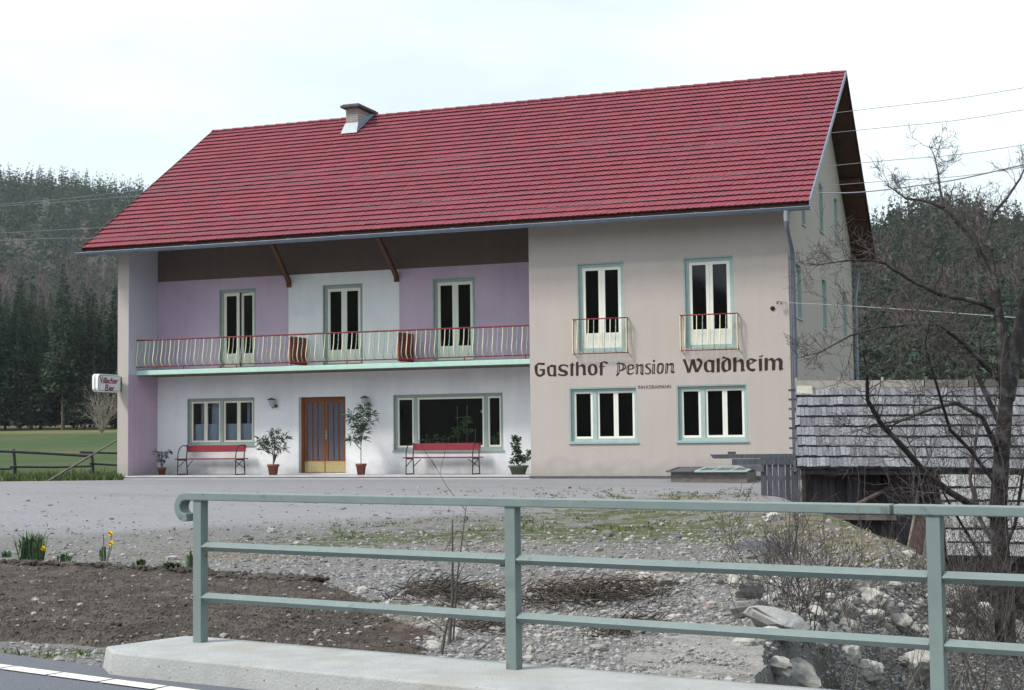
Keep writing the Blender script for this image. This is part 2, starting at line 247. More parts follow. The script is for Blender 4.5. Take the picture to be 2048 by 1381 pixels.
# ---------------------------------------------------------------- mesh helpers
def tag(o, label=None, cat=None, group=None, kind=None):
    if label: o['label'] = label
    if cat: o['category'] = cat
    if group: o['group'] = group
    if kind: o['kind'] = kind
    return o
def thing(name, label, cat, loc=(0, 0, 0), group=None, rz=0.):
    o = bpy.data.objects.new(name, None); col.objects.link(o); o.location = loc; o.rotation_euler[2] = rz; o.empty_display_size = .2
    return tag(o, label, cat, group)
def origin_of(p):
    v = Vector((0, 0, 0))
    while p is not None: v += p.location; p = p.parent
    return v
def link(name, me, parent=None, local=False):
    o = bpy.data.objects.new(name, me); col.objects.link(o)
    if parent is not None:
        o.parent = parent
        if not local:
            d = origin_of(parent); me.transform(Matrix.Translation(-d))
    return o
class MB:
    def __init__(s): s.v = []; s.f = []; s.m = []; s.sm = []
    def add(s, vs, fs, mi=0, smooth=False):
        k = len(s.v); s.v += [tuple(float(c) for c in v) for v in vs]
        for f in fs: s.f.append(tuple(i+k for i in f)); s.m.append(mi); s.sm.append(smooth)
        return s
    def box(s, x0, x1, y0, y1, z0, z1, mi=0):
        if x0 > x1: x0, x1 = x1, x0
        if y0 > y1: y0, y1 = y1, y0
        if z0 > z1: z0, z1 = z1, z0
        return s.add([(x0, y0, z0), (x1, y0, z0), (x1, y1, z0), (x0, y1, z0), (x0, y0, z1), (x1, y0, z1), (x1, y1, z1), (x0, y1, z1)],
                     [(0, 3, 2, 1), (4, 5, 6, 7), (0, 1, 5, 4), (1, 2, 6, 5), (2, 3, 7, 6), (3, 0, 4, 7)], mi)
    def bar(s, p, q, w, h, up=(0, 0, 1), mi=0, bevel=0):
        p = Vector(p); q = Vector(q); d = (q-p).normalized(); up = Vector(up); a = d.cross(up)
        if a.length < 1e-4: a = d.cross(Vector((0, 1, 0)))
        a.normalize(); b = a.cross(d).normalized(); a = a*w/2; b = b*h/2
        vs = [p-a-b, p+a-b, p+a+b, p-a+b, q-a-b, q+a-b, q+a+b, q-a+b]
        return s.add(vs, [(0, 1, 2, 3), (7, 6, 5, 4), (0, 4, 5, 1), (1, 5, 6, 2), (2, 6, 7, 3), (3, 7, 4, 0)], mi)
    def tube(s, pts, r, n=8, mi=0, smooth=True, cap=True):
        pts = [Vector(p) for p in pts]; rs = r if hasattr(r, '__len__') else [r]*len(pts)
        vs = []; ref = None
        for i, p in enumerate(pts):
            d = (pts[min(i+1, len(pts)-1)]-pts[max(i-1, 0)])
            if d.length < 1e-9: d = Vector((0, 0, 1))
            d.normalize()
            if ref is None: ref = d.orthogonal().normalized()
            else:
                ref = ref-d*ref.dot(d)
                ref = ref.normalized() if ref.length > 1e-5 else d.orthogonal().normalized()
            b = d.cross(ref)
            for k in range(n):
                a = 2*math.pi*k/n; vs.append(p+(ref*math.cos(a)+b*math.sin(a))*rs[i])
        fs = [(i*n+k, i*n+(k+1) % n, (i+1)*n+(k+1) % n, (i+1)*n+k) for i in range(len(pts)-1) for k in range(n)]
        s.add(vs, fs, mi, smooth)
        if cap: s.add(vs[:n][::-1], [tuple(range(n))], mi); s.add(vs[-n:], [tuple(range(n))], mi)
        return s
    def lathe(s, prof, c, n=20, mi=0, smooth=True):
        vs = []; 
        for (r, z) in prof:
            for k in range(n): a = 2*math.pi*k/n; vs.append((c[0]+r*math.cos(a), c[1]+r*math.sin(a), c[2]+z))
        fs = [(i*n+k, i*n+(k+1) % n, (i+1)*n+(k+1) % n, (i+1)*n+k) for i in range(len(prof)-1) for k in range(n)]
        return s.add(vs, fs, mi, smooth)
    def prism(s, poly, ext, mi=0):
        ext = Vector(ext); n = len(poly); vs = [Vector(p) for p in poly]+[Vector(p)+ext for p in poly]
        return s.add(vs, [tuple(range(n))[::-1], tuple(range(n, 2*n))]+[(i, (i+1) % n, (i+1) % n+n, i+n) for i in range(n)], mi)
    def build(s, name, mats, parent=None, local=False, fix=True):
        me = bpy.data.meshes.new(name); me.from_pydata(s.v, [], s.f)
        if not isinstance(mats, (list, tuple)): mats = [mats]
        for m_ in mats: me.materials.append(M[m_])
        me.polygons.foreach_set('material_index', s.m); me.polygons.foreach_set('use_smooth', s.sm)
        if fix:
            bm = bmesh.new(); bm.from_mesh(me); bmesh.ops.recalc_face_normals(bm, faces=bm.faces); bm.to_mesh(me); bm.free()
        me.update(); return link(name, me, parent, local)
def npmesh(name, V, Fa, mats, parent=None, smooth=False, mi=None):
    """V Nx3, Fa MxK"""
    me = bpy.data.meshes.new(name); V = np.asarray(V, np.float32); Fa = np.asarray(Fa, np.int32); K = Fa.shape[1]
    me.vertices.add(len(V)); me.vertices.foreach_set('co', V.ravel()); me.loops.add(Fa.size); me.loops.foreach_set('vertex_index', Fa.ravel())
    me.polygons.add(len(Fa)); me.polygons.foreach_set('loop_start', np.arange(0, Fa.size, K, dtype=np.int32)); me.polygons.foreach_set('loop_total', np.full(len(Fa), K, np.int32))
    if not isinstance(mats, (list, tuple)): mats = [mats]
    for m_ in mats: me.materials.append(M[m_])
    if mi is not None: me.polygons.foreach_set('material_index', np.asarray(mi, np.int32))
    me.polygons.foreach_set('use_smooth', np.full(len(Fa), smooth)); me.update(calc_edges=True); me.validate()
    return link(name, me, parent)
def copy_tree(o, parent=None):
    c = o.copy(); col.objects.link(c)
    if parent is not None: c.parent = parent
    for ch in list(o.children): copy_tree(ch, c)
    return c
_ico = bmesh.new(); bmesh.ops.create_icosphere(_ico, subdivisions=1, radius=1); ICV = np.array([v.co[:] for v in _ico.verts]); ICF = np.array([[v.index for v in f.verts] for f in _ico.faces]); _ico.free()
_ico = bmesh.new(); bmesh.ops.create_icosphere(_ico, subdivisions=3, radius=1); IC3V = np.array([v.co[:] for v in _ico.verts]); IC3F = np.array([[v.index for v in f.verts] for f in _ico.faces]); _ico.free()
def rotz(a): c, s_ = np.cos(a), np.sin(a); z = np.zeros_like(a); o = np.ones_like(a); return np.stack([np.stack([c, -s_, z], -1), np.stack([s_, c, z], -1), np.stack([z, z, o], -1)], -2)
def scatter(name, pos, size, matn, flat=.6, parent=None, rough=.25):
    n = len(pos); J = 1+rng.uniform(-rough, rough, (n, len(ICV), 1)); V = ICV[None]*J
    sx = np.stack([size*rng.uniform(.7, 1.3, n), size*rng.uniform(.7, 1.2, n), size*rng.uniform(flat*.6, flat*1.3, n)], -1)
    V = V*sx[:, None, :]; V = np.einsum('nij,nkj->nki', rotz(rng.uniform(0, 6.28, n)), V)+np.asarray(pos)[:, None, :]
    Fc = (ICF[None]+(np.arange(n)*len(ICV))[:, None, None]).reshape(-1, 3)
    return npmesh(name, V.reshape(-1, 3), Fc, matn, parent)
def rock_mesh(name, r, matn, seed, box=False):
    g = np.random.default_rng(seed); V = IC3V.copy()
    if box: V = np.sign(V)*np.abs(V)**.35
    for k in range(7):
        d = g.normal(size=3); d /= np.linalg.norm(d); c = g.uniform(.45, .85); h = V@d; V -= np.maximum(h-c, 0)[:, None]*d*.7
    V *= 1+.05*np.sin(V@g.normal(size=(3, 1))*7+g.uniform(0, 6))
    for fr_, am_ in ((4, .05), (9, .03), (17, .018)): V = V*(1+am_*(np.sin(V@g.normal(size=(3, 1))*fr_+g.uniform(0, 6))+np.sin(V@g.normal(size=(3, 1))*fr_*1.3+g.uniform(0, 6))))
    V += g.normal(size=V.shape)*.010
    V = V*np.array(r)
    me = bpy.data.meshes.new(name); me.from_pydata([tuple(v) for v in V], [], [tuple(int(i) for i in f) for f in IC3F]); me.materials.append(M[matn]); return me

# ---------------------------------------------------------------- terrain
def ss(a): a = np.clip(a, 0, 1); return a*a*(3-2*a)
def vnoise(x, y, sc_, seed=0):
    v = np.zeros_like(x, dtype=float); g = np.random.default_rng(100+seed)
    for k in range(7):
        a = g.uniform(0, 6.28); f = sc_*(1+.9*k*.5); p = g.uniform(0, 6.28, 2)
        v += np.sin((x*np.cos(a)+y*np.sin(a))*f+p[0])*np.sin((-x*np.sin(a)+y*np.cos(a))*f*.8+p[1])/(1+.5*k)
    return v/2.6
EDGE = np.array([(1.2, -5), (1.5, 9.8), (1.75, 10.6), (2.35, 12.6), (2.75, 14.5), (3.6, 16.5), (4.6, 18.5), (5.1, 21), (5.1, 24), (4.9, 27), (5.3, 29.5), (5.6, 32), (5.6, 60)])
def edge_dist(s, t):
    best = np.full(np.shape(s), 1e9); sgn = np.ones(np.shape(s))
    for (a, b) in zip(EDGE[:-1], EDGE[1:]):
        d = b-a; L2 = d@d; q = np.clip(((s-a[0])*d[0]+(t-a[1])*d[1])/L2, 0, 1); dx = s-(a[0]+q*d[0]); dy = t-(a[1]+q*d[1]); dd = np.hypot(dx, dy); cr = dx*d[1]-dy*d[0]
        m_ = dd < best; best = np.where(m_, dd, best); sgn = np.where(m_, np.sign(cr), sgn)
    return best*sgn
BT = [0, 9, 12, 18, 24, 30, 34, 36, 37.6, 45, 60, 120, 170, 210, 320, 5000]
BZ = [-.42, -.42, -.48, -.43, -.33, -.20, -.14, -.08, -.03, -.02, .12, .95, 2.3, 3.2, 4.2, 5.0]
def gz(x, y, fine=True):
    x = np.asarray(x, float); y = np.asarray(y, float); s, t = to_st(x, y); z = np.interp(t, BT, BZ)
    d = edge_dist(s, t)
    wdt = np.interp(t, [9, 11.5, 13, 16, 20, 26], [.45, .6, 1.4, 2.6, 3.4, 3.0])
    rav = ss((d+.15)/wdt)*(1-ss((d-8)/5))*(1-ss((t-31)/3.5))
    z = z-np.interp(t, [9, 12, 15], [2.7, 2.6, 2.15])*rav
    near = ss((t-9.3)/1.0)*(1-ss((t-33)/3))
    if fine:
        z = z+near*(.035*vnoise(x, y, 1.1, 1)+.016*vnoise(x, y, 4.2, 2))
        z = z+rav*(.16*vnoise(x, y, 1.5, 3)+.07*vnoise(x, y, 5, 4))
    # mound of spoil on the bank top, low rubble heap nearer
    z = z+.16*np.exp(-((s-4.3)**2/1.2+(t-24.5)**2/9))+.12*np.exp(-((s-2.0)**2/1.5+(t-17.5)**2/4))
    # hollow with brush
    z = z-.16*np.exp(-((s-.3)**2/1.4+(t-13.3)**2/2.0))
    # hills
    lh = 150*ss((t-330)/620)*np.interp(s/np.maximum(t, 1), [-.9, -.5, -.34, -.25, -.1, .05], [.8, .95, 1.0, .93, .7, .3])
    rh = np.exp(-(((s/np.maximum(t, 1))-.288)/.12)**2)*.35+.70*np.interp(s/np.maximum(t, 1), [.02, .2, .24, .29, .36, .6], [.0, .62, .86, 1.0, .93, .7])
    rr = 56*ss((t-150)/330)*rh
    z = z+np.maximum(np.where(s > .02*t, rr, 0), np.where(s < .05*t, lh, 0))
    return z
def gz1(x, y, fine=True): return float(gz(np.array([x]), np.array([y]), fine)[0])
# one sheet, fine near the railing, reaching the hills
ang = np.concatenate([np.linspace(-75, -30, 24)[:-1], np.linspace(-30, 28, 420), np.linspace(28, 75, 24)[1:]])
tt = np.concatenate([np.linspace(6.0, 22, 230)[:-1], np.linspace(22, 50, 170)[:-1], np.geomspace(50, 3500, 110)])
A, T = np.meshgrid(np.radians(ang), tt)
Tt = T*np.cos(A)/np.cos(np.radians(0)); Sx = T*np.tan(np.clip(A, -1.25, 1.25))*0+T*np.sin(A)/np.maximum(np.cos(A), .25); Tt = T
GX = CAM[0]+RH[0]*Sx+FH[0]*Tt; GY = CAM[1]+RH[1]*Sx+FH[1]*Tt
GZ = gz(GX, GY)
nr, nc = GX.shape; idx = np.arange(nr*nc).reshape(nr, nc)
GF = np.stack([idx[:-1, :-1], idx[:-1, 1:], idx[1:, 1:], idx[1:, :-1]], -1).reshape(-1, 4)
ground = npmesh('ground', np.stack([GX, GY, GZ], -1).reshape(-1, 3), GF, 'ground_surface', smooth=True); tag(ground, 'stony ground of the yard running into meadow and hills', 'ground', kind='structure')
S_, T_ = to_st(GX, GY); U_ = S_/T_*F_PX+1024
dE = edge_dist(S_, T_)
def set_attr(me, n_, a): at_ = me.attributes.new(n_, 'FLOAT', 'POINT'); at_.data.foreach_set('value', np.asarray(a, np.float32).ravel())
yard_a = ss((T_-23.5+2.0*vnoise(GX, GY, .5, 7)+(U_-700)/-260)/3.5)
def blob(s0, t0, ws, wt): return np.exp(-(((S_-s0)/ws)**2+((T_-t0)/wt)**2))
grass_a = .62*blob(2.2, 26.5, 3.2, 2.2)+.60*blob(.9, 22.3, 2.6, 2.3)+.52*blob(-2.6, 21.5, 2.2, 1.5)+.35*blob(3.2, 21, 1.6, 3)+.4*blob(5.2, 22.5, 1.0, 3)+.45*blob(-3.2, 11.0, 1.6, .5)+.25*blob(-5, 19.5, 3, 1)
grass_a = np.clip(grass_a, 0, .72)
field_a = ss((T_-41.6-.35*vnoise(GX, GY, .8, 9)-np.where(U_ > 245, 9, 0))/.5)
field_a = np.maximum(field_a, np.where(S_ > 12, ss((S_-12)/2), 0)*ss((T_-20)/3))
bank_a = ss((dE+.2)/1.2)*(1-ss((T_-36)/4))*.8
straw_a = .75*ss((T_-146)/8)*(1-ss((T_-215)/30))*np.where(U_ < 1400, 1, .4)
straw_a = np.maximum(straw_a, .3*np.exp(-((T_-84-3*vnoise(GX, GY, .02, 5))/2.2)**2)*np.where(U_ < 700, 1, 0))
wood_a = ss((T_-190)/20)
hollow_shade_a = ss((dE-.05)/.3)*(1-ss((T_-12.6)/2.0))  # where the hollow under the bridge is darkened by colour
earth_a = np.clip(.9*blob(4.9, 22.0, 1.5, 4.0)+.8*blob(-.75, 13.2, .9, 1.6)+.7*blob(.6, 15.6, 1.6, 1.1)+.6*blob(-3.5, 19.3, 3.5, .7)+.5*blob(3.4, 30, 2.5, 2)+.45*blob(2.4, 18.2, 1.5, 1.6), 0, 1)
for n_, a_ in (('earth', earth_a), ('hollow_shade', hollow_shade_a), ('yard', yard_a), ('grass', grass_a), ('field', field_a), ('bank', bank_a), ('straw', straw_a), ('wood', wood_a)): set_attr(ground.data, n_, a_)

# ---------------------------------------------------------------- road and kerb
KD = Vector((2.447, -.455, -.006)).normalized(); KN = Vector((-KD.y, KD.x, 0)).normalized()   # KN points away from the camera
P1 = Vector((.789, -27.690, -.256))
def kp(a, b, z): q = P1+KD*a+KN*b; return (q.x, q.y, z)
road = MB()
a0, a1 = -14, 16
road.add([kp(a0, -12, -.398), kp(a1, -12, -.398), kp(a1, -.2, -.398), kp(-.15, -.2, -.398), kp(-.45, -.42, -.398), kp(a0, 1.1, -.398)], [(0, 1, 2, 3, 4, 5)])
# extends back to the shoulder
tag(road.build('road', 'asphalt'), 'grey asphalt road running past the railing', 'road', kind='structure')
ln = MB()
wa = Vector(on(2, -.39, -260, 1303)); wb = Vector(on(2, -.39, 330, 1382)); wd = (wb-wa).normalized(); wn = Vector((-wd.y, wd.x, 0)).normalized(); tot = (wb-wa).length+3; k = 0.
while k < tot:
    p_ = wa+wd*k; q_ = wa+wd*(k+.48); ln.add([p_-wn*.0, q_-wn*.0, q_+wn*.13, p_+wn*.13], [(0, 1, 2, 3)]); k += .505
tag(ln.build('road_edge_line', 'white_line'), 'worn white edge line of small blocks along the asphalt', 'road marking', kind='structure')
kb = MB()
top = [kp(-.29, .17, -.256), kp(-.20, .21, -.256), kp(16, .21, -.30), kp(16, -.62, -.30), kp(.0, -.62, -.258), kp(-.17, -.60, -.258), kp(-.42, -.42, -.262)]
bot = [kp(-.33, .20, -.9), kp(-.20, .23, -2.4), kp(16, .23, -2.6), kp(16, -.72, -1.2), kp(.0, -.72, -.9), kp(-.22, -.70, -.9), kp(-.50, -.48, -.9)]
n7 = 7; kb.add(top+bot, [tuple(range(n7))[::-1]]+[(i, (i+1) % n7, (i+1) % n7+n7, i+n7) for i in range(n7)])
kerb = kb.build('concrete_kerb', 'concrete'); bv = kerb.modifiers.new('b', 'BEVEL'); bv.width = .013; bv.segments = 2; bv.limit_method = 'ANGLE'
tag(kerb, 'wide pale concrete bridge kerb carrying the green railing', 'kerb')
# ---------------------------------------------------------------- railing
rl = thing('bridge_railing', 'grey-green painted steel railing with curled end along the bridge', 'railing', tuple(P1))
for k in range(-0, 5):
    a = 2.489*k+(.027 if k == 0 else 0); q = P1+KD*a
    b = MB(); h = .072/2; zz = .957
    vs = [];
    for z_ in (q.z-.02, q.z+zz):
        for (i, j) in ((-h, -h), (h, -h), (h, h), (-h, h)):
            v = Vector((q.x, q.y, z_))+KD*i+KN*j; vs.append(v)
    b.add(vs, [(0, 3, 2, 1), (4, 5, 6, 7), (0, 1, 5, 4), (1, 2, 6, 5), (2, 3, 7, 6), (3, 0, 4, 7)])
    o = b.build('post', 'rail_paint', rl); bb = o.modifiers.new('b', 'BEVEL'); bb.width = .004; bb.segments = 2
def hand(a_from, a_to, curl):
    b = MB(); prof = []
    if curl:
        Rr = .072
        for i in range(0, 13):
            th = math.radians(-90-14+ (180+14)*i/12)   # from the tip (below) round the left to the top
            prof.append((a_from-Rr*math.cos(th)*1.0, 1.0-.026-Rr+Rr*math.sin(th)*1.0))
        pts = prof
    else: pts = [(a_from, 1.0-.026)]
    pts = pts+[(a_to, 1.0-.026)]
    hw = .047; hh = .026; rings = []
    for i, (a, z_) in enumerate(pts):
        pa = pts[max(i-1, 0)]; pb = pts[min(i+1, len(pts)-1)]; d = Vector((pb[0]-pa[0], pb[1]-pa[1])).normalized(); nrm = Vector((-d.y, d.x))
        ring = []
        for (sg, wv) in ((-1, -hw), (1, -hw), (1, hw), (-1, hw)):
            aa = a+nrm.x*sg*hh; zz = z_+nrm.y*sg*hh; q = P1+KD*aa+KN*wv; ring.append((q.x, q.y, q.z+zz))
        rings += ring
    n_ = len(pts); b.add(rings, [(0, 1, 2, 3), (4*n_-1, 4*n_-2, 4*n_-3, 4*n_-4)]+[(4*i+k, 4*i+(k+1) % 4, 4*i+4+(k+1) % 4, 4*i+4+k) for i in range(n_-1) for k in range(4)])
    o = b.build('handrail', 'rail_paint', rl); bb = o.modifiers.new('b', 'BEVEL'); bb.width = .006; bb.segments = 2; bb.limit_method = 'ANGLE'; bb.angle_limit = R_(50)
hand(-.075, 4.765, True); hand(4.782, 10.9, False)
for k in range(4):
    for hgt in (.638, .300):
        a = 2.489*k+.037; a2 = 2.489*(k+1)-.037; b = MB(); e = .034
        vs = []
        for aa in (a, a2):
            q = P1+KD*aa; c = Vector((q.x, q.y, q.z+hgt))
            for v in (-KN*e*1.15, Vector((0, 0, 1))*e*.95, KN*e*1.15, -Vector((0, 0, 1))*e*.95): vs.append(c+v)
        b.add(vs, [(0, 1, 2, 3), (7, 6, 5, 4)]+[(i, i+4, (i+1) % 4+4, (i+1) % 4) for i in range(4)])
        o = b.build('rail_bar', 'rail_paint', rl); bb = o.modifiers.new('b', 'BEVEL'); bb.width = .004; bb.segments = 2
# ================================================================ guesthouse
W_, D_ = 19.5, 11.49; RD, YB = 1.476, .37; XF = -19.13; XR = -6.77
RY0, RZ0, RY1, RZ1, RY2 = -.712, 6.60, 6.295, 11.335, 12.2; SL = (RZ1-RZ0)/(RY1-RY0); SLB = (RZ1-RZ0)/(RY2-RY1)
XL, XE = -20.208, .664
def roofz(y): return RZ0+(y-RY0)*SL if y < RY1 else RZ1-(y-RY1)*SLB
house = thing('guesthouse', 'two-storey cream and lilac guesthouse with red tiled roof and loggia balcony', 'house', (-9.75, 5.7, 0))
def wallgrid(name, O, U, V, Nn, us, vs, holes, th, matfn, mats, trim=None):
    """panel of thickness th; us/vs grid lines, holes list of (u0,u1,v0,v1); Nn outward; matfn(uc,vc)->index"""
    us = sorted(set([round(a, 4) for a in us]+[round(h[i], 4) for h in holes for i in (0, 1)])); vs = sorted(set([round(a, 4) for a in vs]+[round(h[i], 4) for h in holes for i in (2, 3)]))
    O, U, V, Nn = map(Vector, (O, U, V, Nn)); b = MB(); nu, nv = len(us)-1, len(vs)-1
    def solid(i, j):
        if i < 0 or j < 0 or i >= nu or j >= nv: return False
        uc = (us[i]+us[i+1])/2; vc = (vs[j]+vs[j+1])/2
        return not any(h[0] < uc < h[1] and h[2] < vc < h[3] for h in holes)
    P = lambda u, v, d: O+U*u+V*v-Nn*d
    for i in range(nu):
        for j in range(nv):
            if not solid(i, j): continue
            u0, u1, v0, v1 = us[i], us[i+1], vs[j], vs[j+1]; mi = matfn((u0+u1)/2, (v0+v1)/2)
            b.add([P(u0, v0, 0), P(u1, v0, 0), P(u1, v1, 0), P(u0, v1, 0)], [(0, 1, 2, 3)], mi); b.add([P(u0, v0, th), P(u1, v0, th), P(u1, v1, th), P(u0, v1, th)], [(3, 2, 1, 0)], mi)
            for (di, dj, q) in ((-1, 0, ((u0, v0), (u0, v1))), (1, 0, ((u1, v1), (u1, v0))), (0, -1, ((u1, v0), (u0, v0))), (0, 1, ((u0, v1), (u1, v1)))):
                if not solid(i+di, j+dj): (a, c), (e, g) = q; b.add([P(a, c, 0), P(e, g, 0), P(e, g, th), P(a, c, th)], [(0, 1, 2, 3)], mi)
    me = bpy.data.meshes.new(name); me.from_pydata(b.v, [], b.f)
    for m_ in mats: me.materials.append(M[m_])
    me.polygons.foreach_set('material_index', b.m)
    bm = bmesh.new(); bm.from_mesh(me); bmesh.ops.remove_doubles(bm, verts=bm.verts, dist=1e-4)
    if trim:
        for (co, no) in trim:
            r = bmesh.ops.bisect_plane(bm, geom=bm.verts[:]+bm.edges[:]+bm.faces[:], plane_co=co, plane_no=no, clear_outer=True)
    bmesh.ops.recalc_face_normals(bm, faces=bm.faces); bm.to_mesh(me); bm.free()
    return link(name, me, house)
# window positions surveyed from the photograph
FR = [(-5.445, -4.193, 3.205, 5.505), (-2.63, -1.37, 3.205, 5.51)]                    # french windows, front
LW = [(-5.70, -3.90, .893, 2.295), (-2.866, -1.09, .893, 2.297)]                      # lower windows, front
UF = [(-17.01, -15.77, 3.10, 5.475), (-13.59, -12.325, 3.10, 5.455), (-10.155, -8.88, 3.10, 5.475)]
W1 = (-18.10, -15.83, .905, 2.287); DR = (-14.38, -12.88, .085, 2.258); BW = (-11.39, -8.10, .70, 2.265)
RSW = [(1.11, 1.86, 3.98, 5.39), (5.345, 6.09, 3.98, 5.39), (9.42, 10.16, 3.98, 5.39), (5.165, 5.85, 6.695, 8.07), (8.05, 8.72, 6.695, 8.07), (2.2, 2.75, 6.5, 7.15)]
tr = [((0, RY0, RZ0-.22), (0, -SL, 1)), ((0, RY2, RZ0-.22), (0, SLB, 1))]
th = .32
wallgrid('front_wall', (0, 0, 0), (1, 0, 0), (0, 0, 1), (0, -1, 0), [XR, 0], [-.5, 6.84], FR+LW, th, lambda u, v: 0, ['cream_stucco'])
wallgrid('gable_wall', (0, 0, 0), (0, 1, 0), (0, 0, 1), (1, 0, 0), [th, RY1, D_], [-2.5, 11.6], RSW, th, lambda u, v: 0, ['cream_stucco'], tr)
wallgrid('side_wall', (-W_, 0, 0), (0, 1, 0), (0, 0, 1), (-1, 0, 0), [RD, D_], [-.5, 11.6], [(4, 5.2, .9, 2.2), (4, 5.2, 3.9, 5.3)], XF+W_, lambda u, v: 0, ['cream_stucco'], tr)
wallgrid('rear_wall', (0, D_, 0), (1, 0, 0), (0, 0, 1), (0, 1, 0), [XF, -th], [-.5, 6.9], [(-15, -13.5, .9, 2.2), (-10, -8.5, .9, 2.2), (-15, -13.5, 3.9, 5.3), (-10, -8.5, 3.9, 5.3), (-5, -3.5, 3.9, 5.3)], th, lambda u, v: 0, ['cream_stucco'])
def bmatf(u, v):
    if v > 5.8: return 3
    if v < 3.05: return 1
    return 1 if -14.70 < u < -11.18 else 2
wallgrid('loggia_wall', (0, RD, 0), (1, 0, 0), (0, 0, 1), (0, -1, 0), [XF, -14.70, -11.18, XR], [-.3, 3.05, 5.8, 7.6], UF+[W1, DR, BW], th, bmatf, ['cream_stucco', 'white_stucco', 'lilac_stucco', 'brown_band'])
# fin wall at the left end, two colours on its inner face
b = MB(); b.box(-W_, XF-.012, 0, RD+.001, -.5, 7.5)
fin = b.build('fin_wall', 'cream_stucco', house)
bm = bmesh.new(); bm.from_mesh(fin.data); off = Vector(house.location)
bmesh.ops.bisect_plane(bm, geom=bm.verts[:]+bm.edges[:]+bm.faces[:], plane_co=Vector((0, RY0, RZ0-.22))-off, plane_no=(0, -SL, 1), clear_outer=True)
r = bmesh.ops.holes_fill(bm, edges=[e for e in bm.edges if e.is_boundary]); bm.to_mesh(fin.data); bm.free()
b = MB(); b.box(XF-.012, XF, .003, RD-.003, -.3, 2.985, 0); b.prism([(XF-.012, .003, 2.985), (XF-.012, RD-.003, 2.985), (XF-.012, RD-.003, roofz(RD)-.26), (XF-.012, .003, roofz(0)-.26)], (.012, 0, 0), 1)
b.build('painted_inner_face', ['lilac_stucco', 'pale_lilac'], house)
b = MB(); b.prism([(XR, th, -.3), (XR, RD+.3, -.3), (XR, RD+.3, roofz(RD+.3)-.24), (XR, th, roofz(th)-.24)], (.30, 0, 0)); b.build('return_wall', 'cream_stucco', house)
b = MB(); b.box(XR-.0, .004, -.012, -.001, -.3, .035); b.box(.001, .012, 0, D_, -2.5, .035); b.build('plinth', 'plinth', house)
b = MB(); b.box(-W_-.02, XR-.001, -.16, RD-.002, -.30, .055); b.box(-W_-.25, XR+.1, -.42, -.161, -.3, -.012)
b2 = MB(); b2.box(-W_-.02, XR-.001, -.166, -.1605, -.2, .018); b2.build('step_edge', 'plinth', house)
o = b.build('entrance_step', 'step_concrete', house); o.modifiers.new('b', 'BEVEL').width = .015
# floors and dark rooms behind the glass
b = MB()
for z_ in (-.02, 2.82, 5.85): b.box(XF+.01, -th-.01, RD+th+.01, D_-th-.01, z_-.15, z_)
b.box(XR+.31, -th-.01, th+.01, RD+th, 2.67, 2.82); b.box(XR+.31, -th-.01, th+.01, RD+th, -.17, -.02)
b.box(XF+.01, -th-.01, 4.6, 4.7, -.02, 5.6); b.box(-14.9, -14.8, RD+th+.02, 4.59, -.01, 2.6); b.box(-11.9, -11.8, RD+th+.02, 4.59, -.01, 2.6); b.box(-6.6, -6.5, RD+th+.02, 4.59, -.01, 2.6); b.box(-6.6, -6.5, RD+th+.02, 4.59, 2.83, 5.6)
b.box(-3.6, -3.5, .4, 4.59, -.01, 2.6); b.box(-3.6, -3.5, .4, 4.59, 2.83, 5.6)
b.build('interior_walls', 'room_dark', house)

# ---------------- roof
def tiles(name, y0, z0, y1, z1, x0, x1, nc_, parent, matn='roof_tile', tw=.30, lift=.056, wav=.018, seed=1, per=7, jit=.005):
    g = np.random.default_rng(seed); Ls = math.hypot(y1-y0, z1-z0); d = np.array([(y1-y0)/Ls, (z1-z0)/Ls]); nn = np.array([-d[1], d[0]]) if d[0] > 0 else np.array([d[1], -d[0]])
    nt_ = int(round((x1-x0)/tw)); Vv = []; Fv = []; k0 = 0
    for k in range(nc_):
        a = Ls*k/nc_; bq = Ls*(k+1)/nc_+.03
        for i in range(nt_):
            xa = x0+(x1-x0)*i/nt_; xb = x0+(x1-x0)*(i+1)/nt_-.004; ju = g.normal(0, jit); jl = g.normal(0, jit*.5); rows = []
            xs = np.linspace(xa, xb, per); ph = np.linspace(0, 1, per); hgt = wav*(np.cos(ph*4*math.pi)*.5+.5)
            for (sv, base) in ((a-.01+ju, lift+jl), (bq, .012)):
                for q in range(per):
                    h = base+hgt[q]; Vv.append((xs[q], y0+d[0]*sv+nn[0]*h, z0+d[1]*sv+nn[1]*h))
            for q in range(per): h = .004; Vv.append((xs[q], y0+d[0]*(a+.035+ju)+nn[0]*h, z0+d[1]*(a+.035+ju)+nn[1]*h))
            for q in range(per-1):
                Fv.append((k0+q, k0+q+1, k0+per+q+1, k0+per+q)); Fv.append((k0+2*per+q, k0+2*per+q+1, k0+q+1, k0+q))
            k0 += 3*per
    return npmesh(name, Vv, Fv, matn, parent)
rf = MB(); 
